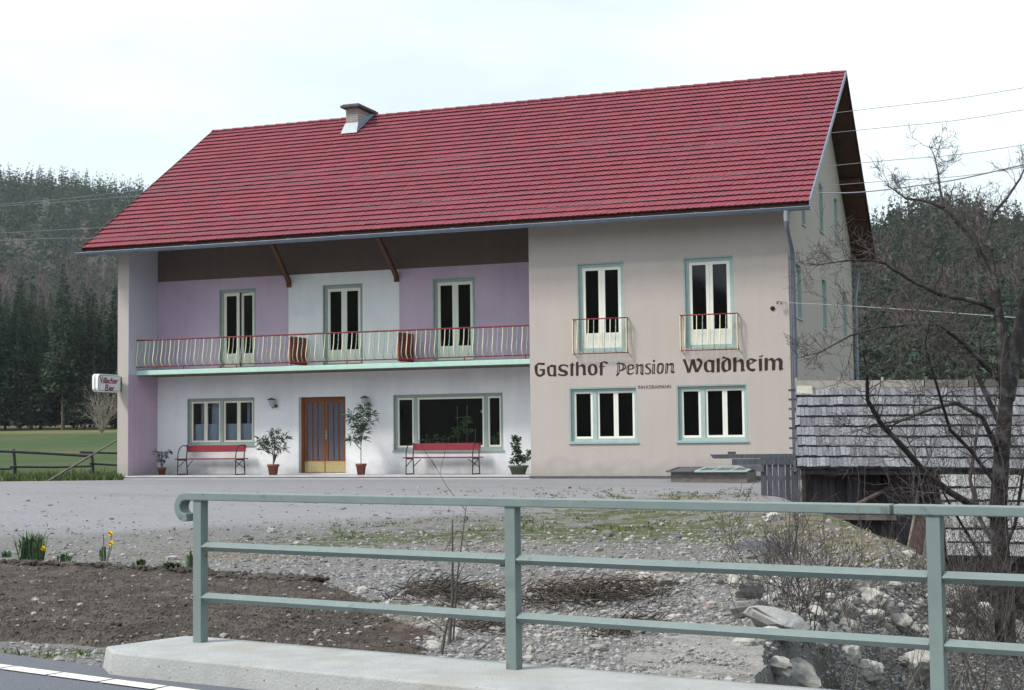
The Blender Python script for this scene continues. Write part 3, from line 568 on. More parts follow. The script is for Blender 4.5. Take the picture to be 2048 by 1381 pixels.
# deck below the tiles
t_ = .05
for (ya, za, yb_, zb) in ((RY0+.03, RZ0, RY1, RZ1), (RY2-.03, RZ0, RY1, RZ1)):
    rf.prism([(XL+.02, ya, za-.01), (XL+.02, yb_, zb-.01), (XL+.02, yb_, zb-.01-t_*1.2), (XL+.02, ya, za-.01-t_*1.2)], (XE-XL-.04, 0, 0))
deck = rf.build('roof_boarding', 'soffit_wood', house)
tiles('roof', RY0, RZ0, RY1, RZ1, XL, XE, 28, house)
tiles('rear_roof_slope', RY2, RZ0, RY1, RZ1, XL, XE, 26, house, per=3, seed=3)
b = MB()
nseg = 52
for i in range(nseg):
    xa = XL+(XE-XL)*i/nseg; xb = XL+(XE-XL)*(i+1)/nseg+.03; 
    for (x_, r_) in ((xa, .105), (xb, .082)): pass
    pr_ = [(math.cos(t)*1.0, math.sin(t)*.75) for t in np.linspace(-.25, math.pi+.25, 9)]
    vs = [(xa, RY1+c*.112, RZ1+.022+s*.095) for c, s in pr_]+[(xb, RY1+c*.09, RZ1+.012+s*.08) for c, s in pr_]
    b.add(vs, [(q, q+1, 9+q+1, 9+q) for q in range(8)]+[tuple(range(9))])
b.build('ridge_tiles', 'roof_tile', house, fix=False)
# verge boards, metal flashing on the right rake
for nm, x_, mt in (('verge_flashing', XE, 'zinc'), ('verge_board', XL-.03, 'dark_wood')):
    b = MB(); b.prism([(x_, RY0-.04, RZ0+.07), (x_, RY1, RZ1+.07), (x_, RY1, RZ1-.07), (x_, RY0-.04, RZ0-.07)], (.035, 0, 0)); b.prism([(x_, RY2+.04, RZ0+.07), (x_, RY1, RZ1+.07), (x_, RY1, RZ1-.07), (x_, RY2+.04, RZ0-.07)], (.035, 0, 0), 1)
    b.build(nm, [mt, 'dark_wood'], house)
# purlins under the gable overhang and rafter tails at the eave
for (y_, z_) in ((.16, 0), (3.1, 0), (RY1, -.12), (9.3, 0), (D_-.16, 0)):
    b = MB(); zt = roofz(y_)-.20+z_; b.box(.005, XE-.06, y_-.08, y_+.08, zt-.12, zt+.03); b.build('purlin', 'soffit_wood', house)
    b = MB(); b.box(XL+.06, -W_-.005, y_-.08, y_+.08, zt-.12, zt+.03); b.build('purlin', 'soffit_wood', house)
x_ = XL+.12
while x_ < XE:
    b = MB(); ya = RY0+.06; yb_ = RD if XF < x_ < XR else .02
    b.bar((x_, ya, roofz(ya)-.155), (x_, yb_, roofz(yb_)-.155), .09, .14); b.build('rafter', 'soffit_wood', house); x_ += .86
b = MB(); b.box(XL+.03, XE-.03, RY0+.02, RY0+.045, RZ0-.16, RZ0-.045); b.build('fascia_board', 'dark_wood', house)
# struts of the loggia
for (xa, xb) in ((-14.17, -14.66), (-10.93, -11.24)):
    b = MB(); b.bar((xa, -.42, 6.50), (xb, RD-.04, 5.60), .10, .14); b.box(xb-.06, xb+.06, RD-.09, RD-.004, 5.44, 5.62); b.build('strut', 'strut_wood', house)
# gutter, brackets and downpipes
GY_, GZ_ = -.86, 6.43
def gutter(y, z, nm='gutter'):
    b = MB(); pr_ = [(math.cos(t)*.078, math.sin(t)*.078) for t in np.linspace(math.pi, 2*math.pi, 9)]; pi_ = [(c*.9, s*.9) for c, s in pr_][::-1]
    poly = [(XL-.1, y+c, z+s+.04) for c, s in pr_+pi_]; b.prism(poly, (XE-XL+.16, 0, 0)); b.tube([(XL-.1, y-.08, z+.045), (XE+.06, y-.08, z+.045)], .013, 6)
    return b.build(nm, 'zinc', house)
gutter(GY_, GZ_); gutter(RY2+.15, GZ_)
x_ = XL+.3
while x_ < XE:
    b = MB(); b.tube([(x_, GY_-.09, GZ_+.05), (x_, GY_-.02, GZ_+.075), (x_, RY0+.03, GZ_+.10)], .011, 5); b.build('gutter_bracket', 'pale_zinc', house); x_ += 1.62
p0_ = on(1, GY_, 1573, 432)
b = MB(); b.tube([(p0_[0], GY_, GZ_-.02), (p0_[0], GY_+.01, 6.15)], .072, 12); b.build('downpipe_outlet', 'pale_zinc', house)
b = MB(); b.tube([(p0_[0], GY_+.01, 6.15), (p0_[0]+.0, GY_+.02, 6.0), (.095, -.02, 5.60), (.10, .09, 5.42), (.10, .11, -1.2)], .056, 10); 
for z_ in (4.9, 3.2, 1.4): b.tube([(.10, .11, z_), (.10, .11, z_+.05)], .066, 10)
b.build('downpipe', 'zinc', house)
b = MB(); b.tube([(.1, RY2+.1, GZ_), (.1, RY2+.1, 6.0), (.10, D_+.1, 5.3), (.10, D_+.08, -1.2)], .05, 8); b.build('downpipe', 'zinc', house)
# chimney
cb = MB(); cb.box(-14.76, -14.34, 5.32, 6.42, 10.2, 11.47); ch = cb.build('chimney', 'chimney_brick', house)
b = MB(); b.box(-14.90, -14.22, 5.18, 6.56, 11.47, 11.55); b.box(-14.85, -14.27, 5.23, 6.51, 11.55, 11.585)
o = b.build('chimney_cap', 'plinth', ch); o.modifiers.new('b', 'BEVEL').width = .012
b = MB(); b.add([(-14.775, 5.30, 10.99), (-14.325, 5.30, 10.99), (-14.28, 5.10, roofz(5.10)+.10), (-14.84, 5.10, roofz(5.10)+.10)], [(0, 1, 2, 3)]); b.add([(-14.775, 5.30, 10.99), (-14.84, 5.10, roofz(5.10)+.095), (-14.95, 5.4, roofz(5.4)+.08), (-14.78, 5.5, roofz(5.5)+.16)], [(0, 1, 2, 3)], 1)
b.add([(-14.325, 5.30, 10.99), (-14.28, 5.10, roofz(5.10)+.09), (-14.24, 6.29, roofz(6.29)+.09), (-14.325, 6.3, roofz(6.28)+.22)], [(0, 1, 2, 3)], 1)
b.build('chimney_flashing', ['pale_zinc', 'zinc'], ch)

# ---------------- windows
class Fr:      # local frame of an opening: u along the wall, v up, depth into the wall
    def __init__(s, O, U, Nn): s.O = Vector(O); s.U = Vector(U); s.N = Vector(Nn)
    def box(s, b, u0, u1, v0, v1, d0, d1, mi=0):
        vs = []
        for d in (d0, d1):
            for (u, v) in ((u0, v0), (u1, v0), (u1, v1), (u0, v1)): vs.append(s.O+s.U*u+Vector((0, 0, 1))*v-s.N*d)
        b.add(vs, [(0, 1, 2, 3), (7, 6, 5, 4), (0, 4, 5, 1), (1, 5, 6, 2), (2, 6, 7, 3), (3, 7, 4, 0)], mi)
def ring(fr, b, u0, u1, v0, v1, wd, d0, d1, mi=0, wb=None, wt=None):
    wb = wb or wd; wt = wt or wd
    fr.box(b, u0, u0+wd, v0, v1, d0, d1, mi); fr.box(b, u1-wd, u1, v0, v1, d0, d1, mi); fr.box(b, u0+wd, u1-wd, v0, v0+wb, d0, d1, mi); fr.box(b, u0+wd, u1-wd, v1-wt, v1, d0, d1, mi)
def window(fr, op, sashes, mull, frame='teal_paint', sash='sash_paint', wd=.085, kick=0., sw=.055, sill=True, glass='glass', name='window', rec=.07):
    u0, u1, v0, v1 = op; b = MB(); ring(fr, b, u0+.002, u1-.002, v0+.002, v1-.002, wd, rec, rec+.10)
    for m_ in mull: fr.box(b, m_-.055, m_+.055, v0+wd, v1-wd, rec+.001, rec+.10)
    # painted reveal strip round the opening
    ring(fr, b, u0+.004, u1-.004, v0+.004, v1-.004, .022, .004, rec-.001)
    wn_ = b.build(name, frame, house)
    for (a, c) in sashes:
        s_ = MB(); ring(fr, s_, a, c, v0+wd+.006, v1-wd-.006, sw, rec+.03, rec+.075, 0, wb=sw+kick); sh = s_.build('sash', sash, wn_)
        g = MB(); fr.box(g, a+sw-.005, c-sw+.005, v0+wd+sw+kick, v1-wd-sw, rec+.05, rec+.056); g.build('pane', glass, wn_)
    if sill:
        s_ = MB(); fr.box(s_, u0-.03, u1+.03, v0-.035, v0+.001, -.035, rec+.02); s_.build('sill', frame, wn_)
    return wn_
FF = Fr((0, 0, 0), (1, 0, 0), (0, -1, 0)); FB = Fr((0, RD, 0), (1, 0, 0), (0, -1, 0)); FG = Fr((0, 0, 0), (0, 1, 0), (1, 0, 0))
def pair(u0, u1, wd=.085): m_ = (u0+u1)/2; return [(u0+wd+.004, m_+.001-.004), (m_+.003, u1-wd-.004)]
TL = 'green_paint_shaded'
for op in LW:
    u0, u1 = op[0], op[1]; mm = u0+(u1-u0)*.365
    window(FF, op, [(u0+.088, mm-.058)]+[(mm+.058, (mm+.055+u1-.085)/2-.002), ((mm+.055+u1-.085)/2+.002, u1-.088)], [mm], sw=.06)
for op in FR: window(FF, op, pair(op[0], op[1], .10), [], wd=.10, kick=.30, sw=.085, sill=False, name='french_window')
for k, op in enumerate(UF):
    if k == 0:
        wn_ = window(FB, op, [], [], wd=.10, sill=False, name='balcony_door', frame=TL)
        u0, u1, v0, v1 = op; m_ = (u0+u1)/2
        for (hx, c, sg, an) in ((u0+.104, m_, 1, 0), (u1-.104, m_, -1, R_(11))):     # right leaf stands open into the room
            wl = c-u0-.104 if sg > 0 else u1-.104-c
            f2 = Fr((hx, RD+.10, 0), (sg*math.cos(an), math.sin(an), 0), (math.sin(an)*sg, -math.cos(an), 0)); f2.N = Vector((sg*math.sin(an), -math.cos(an), 0))
            s_ = MB(); ring(f2, s_, 0, wl-.004, v0+.106, v1-.106, .085, 0, .045, 0, wb=.38); s_.build('sash', 'cream_sash', wn_)
            g = MB(); f2.box(g, .08, wl-.084, v0+.106+.38, v1-.191, .02, .026); g.build('pane', 'glass', wn_)
    else: window(FB, op, pair(op[0], op[1], .10), [], wd=.10, kick=.30, sw=.085, sill=False, name='balcony_door', frame=TL)
u0, u1, v0, v1 = W1; mm = (u0+u1)/2
w1o = window(FB, W1, [(u0+.088, (u0+mm)/2+.01), ((u0+mm)/2+.014, mm-.058), (mm+.058, (u1+mm)/2-.014), ((u1+mm)/2-.01, u1-.088)], [mm], frame=TL, sash='cream_sash', sw=.052, glass='clear_glass')
window(FB, BW, [(BW[0]+.088, -10.80), (-10.69, -8.69), (-8.58, BW[1]-.088)], [-10.745, -8.635], sw=.05, frame=TL, glass='clear_glass')
for k, op in enumerate(RSW): window(FG, op, [(op[0]+.06, (op[0]+op[1])/2-.002), ((op[0]+op[1])/2+.002, op[1]-.06)], [], wd=.05, sw=.045, sash='sash_paint', name='gable_window')
for op in ((-15, -13.5, .9, 2.2), (-10, -8.5, .9, 2.2), (-15, -13.5, 3.9, 5.3), (-10, -8.5, 3.9, 5.3), (-5, -3.5, 3.9, 5.3)):
    window(Fr((0, D_, 0), (1, 0, 0), (0, 1, 0)), op, pair(op[0], op[1]), [], name='rear_window')
for op in ((4, 5.2, .9, 2.2), (4, 5.2, 3.9, 5.3)): window(Fr((-W_, 0, 0), (0, 1, 0), (-1, 0, 0)), op, pair(op[0], op[1]), [], name='side_window')
# lace half curtains and drapes behind the left ground floor window
def curtain(x0, x1, z0, z1, y, amp, nwave, name):
    n_ = 60; b = MB(); vs = []
    for i in range(n_+1):
        x = x0+(x1-x0)*i/n_; yy = y+amp*math.sin(2*math.pi*nwave*i/n_)+amp*.5*math.sin(5.3*i)
        vs += [(x, yy, z0), (x, yy*1.0, z1)]
    b.add(vs, [(2*i, 2*i+2, 2*i+3, 2*i+1) for i in range(n_)], 0, True); return b.build(name, 'curtain', w1o, fix=False)
curtain(u0+.1, mm-.06, .98, 1.53, RD+.24, .02, 11, 'lace_curtain'); curtain(mm+.06, u1-.1, .98, 1.53, RD+.24, .02, 11, 'lace_curtain')
for (a, c) in ((u0+.26, u0+.40), (u0+.62, u0+.92), (u1-.45, u1-.34)): curtain(a, c, 1.5, 2.15, RD+.36, .02, 3, 'drape')
# entrance door
dr = MB(); u0, u1, v0, v1 = DR; ring(FB, dr, u0+.003, u1-.003, v0, v1-.003, .075, .16, .26, 0, wb=.01)
door = dr.build('entrance_door', 'door_wood', house)
for (a, c) in ((u0+.082, (u0+u1)/2-.004), ((u0+u1)/2+.004, u1-.082)):
    s_ = MB(); ring(FB, s_, a, c, v0+.012, v1-.08, .085, .19, .245, 0, wb=.36)
    for q in (1, 2): xq = a+.085+(c-a-.17)*q/3; FB.box(s_, xq-.016, xq+.016, v0+.37, v1-.165, .192, .24)
    s_.build('door_leaf', 'door_wood', door)
    g = MB(); FB.box(g, a+.08, c-.08, v0+.365, v1-.16, .215, .225); g.build('door_pane', 'obscure_glass', door)
    g = MB(); FB.box(g, a+.012, c-.012, v0+.02, v0+.33, .182, .19); g.build('kick_plate', 'brass_kick', door)
mid = (u0+u1)/2
g = MB(); FB.box(g, mid+.02, mid+.055, 1.03, 1.30, .180, .19); g.tube([(mid+.037, RD+.18, 1.17), (mid+.037, RD+.12, 1.17), (mid+.13, RD+.12, 1.16)], .011, 8); g.build('door_handle', 'pale_zinc', door)

# ---------------- balcony
b = MB(); b.box(XF+.002, XR-.002, YB, RD-.003, 2.965, 3.10); bal = b.build('balcony', 'mint_paint', house)
bbv = bal.modifiers.new('b', 'BEVEL'); bbv.width = .012
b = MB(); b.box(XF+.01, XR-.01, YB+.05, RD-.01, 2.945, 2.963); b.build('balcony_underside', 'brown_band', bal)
def baluster(b, P, Uo, z0, z1, kind, bulge=.13):
    """P base point under the handrail, Uo outward unit vector"""
    pts = []; n_ = 12
    for i in range(n_+1):
        t = i/n_
        if t < .22: o_ = .02*math.sin(t/.22*math.pi*.5)
        elif t < .80: q = (t-.22)/.58; o_ = .02+(bulge-.02)*(3*q*q-2*q**3)
        else: q = (t-.80)/.20; o_ = bulge*math.cos(q*math.pi/2)**.8 if q < 1 else 0
        pts.append((P[0]+Uo[0]*o_, P[1]+Uo[1]*o_, z1-(z1-z0)*t))
    if kind == 'y': b.tube(pts, .0125, 6)
    else:
        rs = [.009+.0045*(i % 2) for i in range(n_+1)]; b.tube(pts, rs, 5, smooth=False)
rail_y = YB+.03
b = MB(); b.tube([(XF+.01, rail_y, 3.985), (XR-.01, rail_y, 3.985)], .022, 8); b.build('handrail', 'red_rail', bal)
b = MB(); b.bar((XF+.01, rail_y, 3.205), (XR-.01, rail_y, 3.205), .022, .03); b.build('bottom_rail', 'red_rail', bal)
nb = 89
for i in range(nb):
    x_ = XF+.06+(XR-XF-.12)*i/(nb-1); b = MB(); k_ = 'y' if i % 2 == 0 else 'g'
    baluster(b, (x_, rail_y), (0, -1), 3.21, 3.975, k_, .10); b.build('baluster', 'baluster_yellow' if k_ == 'y' else 'baluster_green', bal)
x_ = XF+1.6
while x_ < XR-.1:
    b = MB(); b.box(x_-.012, x_+.012, rail_y-.012, rail_y+.012, 3.095, 3.2); b.build('rail_foot', 'red_rail', bal); x_ += 1.75
for x_ in (-14.12, -10.77):      # boarded partition panels
    b = MB()
    for k in range(6): ya = YB+.14+k*.168; b.box(x_-.02, x_+.02, ya, ya+.162, 3.16, 3.95)
    b.box(x_-.03, x_+.03, YB+.12, RD-.02, 3.86, 3.90); b.box(x_-.03, x_+.03, YB+.12, RD-.02, 3.2, 3.24); b.build('partition_panel', 'partition_red', bal)
# french balconies
for (x0, x1) in ((-5.535, -4.105), (-2.705, -1.265)):
    b = MB(); b.tube([(x0, -.01, 4.045), (x0, -.16, 4.045), (x1, -.16, 4.045), (x1, -.01, 4.045)], .016, 8); fb = b.build('window_railing', 'red_rail', house)
    b = MB(); b.tube([(x0, -.01, 3.16), (x0, -.16, 3.16), (x1, -.16, 3.16), (x1, -.01, 3.16)], .013, 6); b.build('bottom_rail', 'rusty_iron', fb)
    for i in range(9):
        x_ = x0+.13+(x1-x0-.26)*i/8; b = MB(); k_ = 'y' if i % 2 == 0 else 'g'; baluster(b, (x_, -.15), (0, -1), 3.165, 4.04, k_, .085); b.build('baluster', 'baluster_yellow' if k_ == 'y' else 'baluster_green', fb)
    for x_ in (x0, x1):
        b = MB(); b.tube([(x_, -.16, 4.04), (x_, -.16, 3.165)], .014, 6); b.build('corner_post', 'baluster_yellow', fb)
        b = MB(); baluster(b, (x_, -.05), (0, -1), 3.165, 4.04, 'g', .06); b.build('baluster', 'rusty_iron', fb)
b = MB(); hp = on(1, -.02, 1545, 617); b.lathe([(.001, 0), (.055, 0), (.055, .02), (.001, .02)], (0, 0, 0), 14)
for i, v in enumerate(b.v): b.v[i] = (hp[0]+v[0], -v[2]-.001, hp[2]+v[1])
b.build('wall_vent', 'ink_dark', house)
b = MB(); q = on(1, -.12, 1555, 605); b.tube([(q[0]+.18, 0, q[2]-.0), (q[0]+.10, -.12, q[2]), (q[0], -.14, q[2]+.02)], .012, 6); b.tube([(q[0], -.14, q[2]+.02), (q[0], -.14, q[2]-.05)], .022, 8); b.tube([(q[0]+.09, -.12, q[2]+.0), (q[0]+.09, -.12, q[2]-.06)], .022, 8); b.build('cable_bracket', 'lamp_metal', house)

# ---------------- lettering painted on the wall
def polys(name, polylist, orig, scale, parent, matn, plane=('y', -.006)):
    """polygons traced in an enlargement, laid on the wall plane y=const at true size"""
    cu = bpy.data.curves.new(name, 'CURVE'); cu.dimensions = '2D'; cu.fill_mode = 'BOTH'
    for p in polylist:
        s_ = cu.splines.new('POLY'); s_.points.add(len(p)-1); s_.use_cyclic_u = True
        for i, (a, c) in enumerate(p):
            q = on(1, plane[1], orig[0]+a/scale, orig[1]+c/scale); s_.points[i].co = (q[0], q[2], 0, 1)
    o = bpy.data.objects.new(name, cu); col.objects.link(o); bpy.context.view_layer.update()
    me = bpy.data.meshes.new_from_object(o.evaluated_get(bpy.context.evaluated_depsgraph_get())); bpy.data.objects.remove(o)
    me.transform(Matrix(((1, 0, 0, 0), (0, 0, 1, plane[1]), (0, 1, 0, 0), (0, 0, 0, 1)))); me.materials.clear(); me.materials.append(M[matn]); me.name = name
    return link(name, me, parent)
def smooth(p, n_=1):
    for _ in range(n_):
        q = []
        for i in range(len(p)):
            a = p[i]; c = p[(i+1) % len(p)]; q += [(a[0]*.75+c[0]*.25, a[1]*.75+c[1]*.25), (a[0]*.25+c[0]*.75, a[1]*.25+c[1]*.75)]
        p = q
    return p
def circ(x, y, r): return [(x+r*math.cos(t), y+r*math.sin(t)) for t in np.linspace(0, 2*math.pi, 15)[:-1]]
G = [[(205,135),(365,138),(358,195),(215,180),(187,200),(185,380),(215,425),(260,435),(305,400),(300,325),(240,328),(240,290),(370,290),(372,415),(330,445),(285,475),(225,485),(165,460),(130,400),(112,300),(112,210)],
 [(540,178),(580,192),(645,192),(648,430),(668,468),(580,475),(550,460),(510,475),(460,460),(435,420),(422,350),(422,245),(450,225)],[(485,240),(582,240),(582,400),(565,440),(530,435),(500,405),(485,370)],
 [(945,200),(943,255),(905,228),(850,208),(800,212),(762,235),(765,265),(800,300),(870,315),(925,345),(942,385),(930,430),(890,458),(820,468),(750,460),(695,440),(695,395),(750,418),(820,430),(865,415),(862,395),(820,372),(750,350),(710,315),(700,270),(710,220),(750,185),(820,172),(890,178)],
 [(1070,115),(1070,172),(1115,180),(1105,198),(1072,205),(1072,455),(1005,468),(1002,205),(972,190),(1010,172)],
 [(1200,105),(1203,215),(1245,195),(1300,165),(1355,185),(1378,230),(1380,380),(1395,435),(1312,448),(1310,270),(1290,235),(1255,225),(1204,246),(1203,455),(1140,462),(1138,125)],
 smooth([(1545,165),(1610,172),(1655,210),(1678,280),(1672,370),(1640,420),(1560,450),(1495,445),(1450,405),(1430,330),(1435,240),(1470,190)]),smooth([(1540,195),(1580,210),(1600,260),(1605,340),(1590,395),(1555,415),(1520,395),(1505,340),(1505,240),(1520,205)]),
 [(1735,140),(1800,110),(1860,95),(1940,130),(1910,172),(1850,130),(1800,135),(1800,218),(1860,220),(1855,238),(1800,242),(1800,440),(1735,455),(1732,250),(1695,238),(1732,215)]]
polys('wall_lettering', G, (1060, 715), 12.41, house, 'letter_brown')
Pn = [[(205,215),(212,250),(300,245),(370,280),(410,350),(395,420),(330,470),(240,500),(215,492),(205,560),(170,620),(100,658),(135,560),(150,420),(150,275),(95,275),(150,250)],[(212,275),(260,280),(310,330),(300,420),(215,478)],[(170,275),(190,270),(190,540),(160,570),(165,420)],[(330,300),(365,330),(372,390),(335,430),(340,360)],
 smooth([(560,285),(620,290),(665,340),(668,400),(600,440),(495,455),(492,520),(520,565),(580,560),(655,515),(640,555),(570,600),(480,605),(435,570),(425,480),(430,370),(470,310)]),[(525,330),(570,320),(600,360),(595,410),(500,430),(505,370)],[(455,370),(475,350),(468,440),(470,540),(450,520),(447,440)],[(615,330),(640,365),(640,395),(618,405),(622,360)],
 [(700,285),(770,280),(780,320),(860,280),(920,290),(940,330),(930,540),(950,590),(880,615),(840,560),(855,440),(850,340),(780,345),(765,580),(700,595),(710,440)],[(725,310),(745,310),(740,560),(722,565)],[(880,330),(905,325),(898,560),(875,550)],
 [(1165,275),(1155,300),(1090,285),(1050,310),(1060,350),(1130,410),(1175,470),(1165,550),(1090,595),(1020,590),(970,545),(985,525),(1040,560),(1110,555),(1130,510),(1100,450),(1020,400),(990,350),(1000,300),(1060,265),(1130,262)],
 [(1210,290),(1285,270),(1280,540),(1305,565),(1200,585),(1200,440)],[(1230,310),(1255,305),(1250,550),(1225,555)],circ(1255,185,35),
 smooth([(1450,245),(1530,255),(1560,310),(1552,450),(1520,550),(1440,580),(1370,570),(1335,500),(1340,380),(1365,290),(1400,260)]),[(1450,290),(1490,310),(1490,420),(1470,530),(1420,545),(1400,500),(1405,400),(1420,310)],[(1362,340),(1384,330),(1376,500),(1358,480)],[(1512,310),(1532,320),(1522,460),(1503,490)],
 [(1610,270),(1680,245),(1690,290),(1770,245),(1850,250),(1860,310),(1845,510),(1900,500),(1870,540),(1800,565),(1760,520),(1780,400),(1775,310),(1690,320),(1665,555),(1590,580),(1605,420)],[(1630,300),(1655,290),(1640,540),(1618,545)],[(1797,300),(1825,300),(1817,510),(1793,500)]]
polys('wall_lettering', Pn, (1225, 710), 15.17, house, 'letter_brown')
Wn = [[(180,350),(275,322),(410,680),(490,345),(600,325),(695,690),(800,500),(770,420),(720,385),(655,370),(690,325),(750,290),(840,340),(895,440),(880,530),(740,785),(630,805),(520,520),(455,800),(345,825),(290,610)],
 [(1130,345),(1200,365),(1315,378),(1310,800),(1215,812),(1190,770),(1080,810),(990,770),(940,680),(930,560),(945,460),(1040,395)],[(1055,415),(1195,435),(1205,720),(1150,750),(1090,730),(1050,650)],
 [(1390,310),(1500,295),(1505,790),(1395,805)],
 [(1640,225),(1700,262),(1820,290),(1885,340),(1915,500),(1905,700),(1820,745),(1680,800),(1600,760),(1560,660),(1555,480),(1600,410),(1720,345),(1760,320),(1570,300)],[(1750,365),(1785,380),(1805,600),(1800,710),(1750,725),(1690,680),(1670,600),(1680,450)]]
polys('wall_lettering', Wn, (1355, 700), 17.81, house, 'letter_brown')
Hn = [[(185,275),(300,245),(305,390),(455,305),(540,350),(560,430),(562,640),(600,715),(455,745),(455,480),(420,405),(350,400),(306,430),(300,745),(195,755)],
 [(780,285),(880,300),(1025,350),(880,440),(755,500),(750,590),(790,640),(970,648),(890,745),(760,720),(680,665),(640,560),(640,375)],[(755,325),(830,370),(880,390),(755,470)],
 [(1060,305),(1175,290),(1180,710),(1080,735)],[(1075,225),(1215,175),(1200,225),(1080,255)],
 [(1260,285),(1365,270),(1385,345),(1480,270),(1560,290),(1610,350),(1680,300),(1760,270),(1850,310),(1885,400),(1870,610),(1910,660),(1780,712),(1755,650),(1755,420),(1730,370),(1690,355),(1640,370),(1625,690),(1515,705),(1515,440),(1490,370),(1440,355),(1380,365),(1370,700),(1265,715)]]
polys('wall_lettering', Hn, (1455, 700), 17.07, house, 'letter_brown')
def textmesh(name, s_, size, mtx, parent, matn, shear=0., off=0., space=1., extrude=0.):
    cu = bpy.data.curves.new(name, 'FONT'); cu.body = s_; cu.size = size; cu.shear = shear; cu.offset = off; cu.space_character = space; cu.extrude = extrude
    o = bpy.data.objects.new(name, cu); col.objects.link(o); bpy.context.view_layer.update()
    me = bpy.data.meshes.new_from_object(o.evaluated_get(bpy.context.evaluated_depsgraph_get())); bpy.data.objects.remove(o)
    wd_ = max(v.co.x for v in me.vertices)-min(v.co.x for v in me.vertices); me.transform(mtx(wd_)); me.materials.clear(); me.materials.append(M[matn]); return link(name, me, parent)
ta = on(1, -.006, 1275.5, 778.5); tb = on(1, -.006, 1341, 774.5)
textmesh('wall_lettering', 'INH.KORAIMANN', .13, lambda wd_: Matrix.Translation((ta[0], -.006, ta[2]-.0))@Matrix.Rotation(R_(90), 4, 'X')@Matrix.Diagonal(((tb[0]-ta[0])/wd_, 1, 1, 1)), house, 'letter_brown')

# ================================================================ things on and by the house
# hanging lightbox sign, square to the wall
sg = thing('hanging_sign', 'white lightbox beer sign with red script lettering projecting from the house corner', 'sign', (-19.35, 0, 2.7))
SX0, SX1, SY0, SY1, SZ0, SZ1 = -19.52, -19.33, -1.17, -.10, 2.46, 2.97
def rrect(y0, y1, z0, z1, r, n_=6):
    o_ = []
    for (cy, cz, a0_) in ((y1-r, z1-r, 0), (y0+r, z1-r, 90), (y0+r, z0+r, 180), (y1-r, z0+r, 270)):
        for k in range(n_+1): a = R_(a0_+90*k/n_); o_.append((cy+r*math.cos(a), cz+r*math.sin(a)))
    return o_
b = MB(); b.prism([(SX0, y, z) for y, z in rrect(SY0, SY1, SZ0, SZ1, .12)], (.075, 0, 0)); b.prism([(SX1-.085, y, z) for y, z in rrect(SY0, SY1, SZ0, SZ1, .12)], (.085, 0, 0)); b.build('sign_box', 'sign_side', sg)
b = MB(); b.prism([(SX0+.076, y, z) for y, z in rrect(SY0+.012, SY1-.012, SZ0+.012, SZ1-.012, .11)], (.028, 0, 0)); b.build('sign_seam', 'ink_dark', sg)
b = MB(); b.prism([(SX1+.001, y, z) for y, z in rrect(SY0+.03, SY1-.03, SZ0+.03, SZ1-.03, .10)], (.003, 0, 0)); b.build('sign_border', 'zinc', sg)
b = MB(); b.prism([(SX1+.005, y, z) for y, z in rrect(SY0+.045, SY1-.045, SZ0+.045, SZ1-.045, .09)], (.003, 0, 0)); b.build('sign_face', 'sign_white', sg)
RX = Matrix(((0, 0, 1, 0), (1, 0, 0, 0), (0, 1, 0, 0), (0, 0, 0, 1)))
def stx(s_, size, y0, z0, width, sh=.25):
    return textmesh('sign_lettering', s_, size, lambda wd_: Matrix.Translation((SX1+.012, y0, z0))@RX@Matrix.Diagonal((width/wd_, 1, 1, 1)), sg, 'sign_red', shear=sh, off=.005, space=.92)
stx('V', .30, SY0+.07, 2.70, .16, .1); stx('illacher', .235, SY0+.205, 2.71, .74); stx('B', .27, SY0+.30, 2.49, .17, .15); stx('ier', .22, SY0+.49, 2.50, .27)
b = MB()
for z_ in (2.60, 2.84): b.tube([(-19.42, SY1-.01, z_), (-19.42, 0, z_)], .018, 8)
b.box(-19.49, -19.35, -.012, -.001, 2.5, 2.92); b.build('sign_bracket', 'lamp_metal', sg)

# wall lamps
def wall_lamp(x, lab):
    t = thing('wall_lamp', lab, 'lamp', (x, RD, 2.06), 'carriage lamps on the loggia wall')
    b = MB(); b.lathe([(.001, .20), (.03, .19), (.13, .145), (.13, .13), (.10, .13)], (0, -.16, 0), 14); b.build('lamp_cap', 'lamp_metal', t, local=True)
    b = MB(); b.lathe([(.10, .13), (.085, .06), (.06, -.03), (.001, -.035)], (0, -.16, 0), 12, smooth=False); b.build('lamp_glass', 'lamp_glass', t, local=True)
    b = MB(); b.tube([(0, -.01, -.06), (0, -.10, -.10), (0, -.16, -.035)], .014, 8); b.lathe([(.001, -.03), (.045, -.02), (.055, .02), (.045, .06), (.001, .07)], (0.07, -.03, -.06), 12); b.build('lamp_arm', 'lamp_metal', t, local=True)
wall_lamp(-15.17, 'grey wall lantern left of the entrance door'); wall_lamp(-12.20, 'grey wall lantern right of the entrance door')

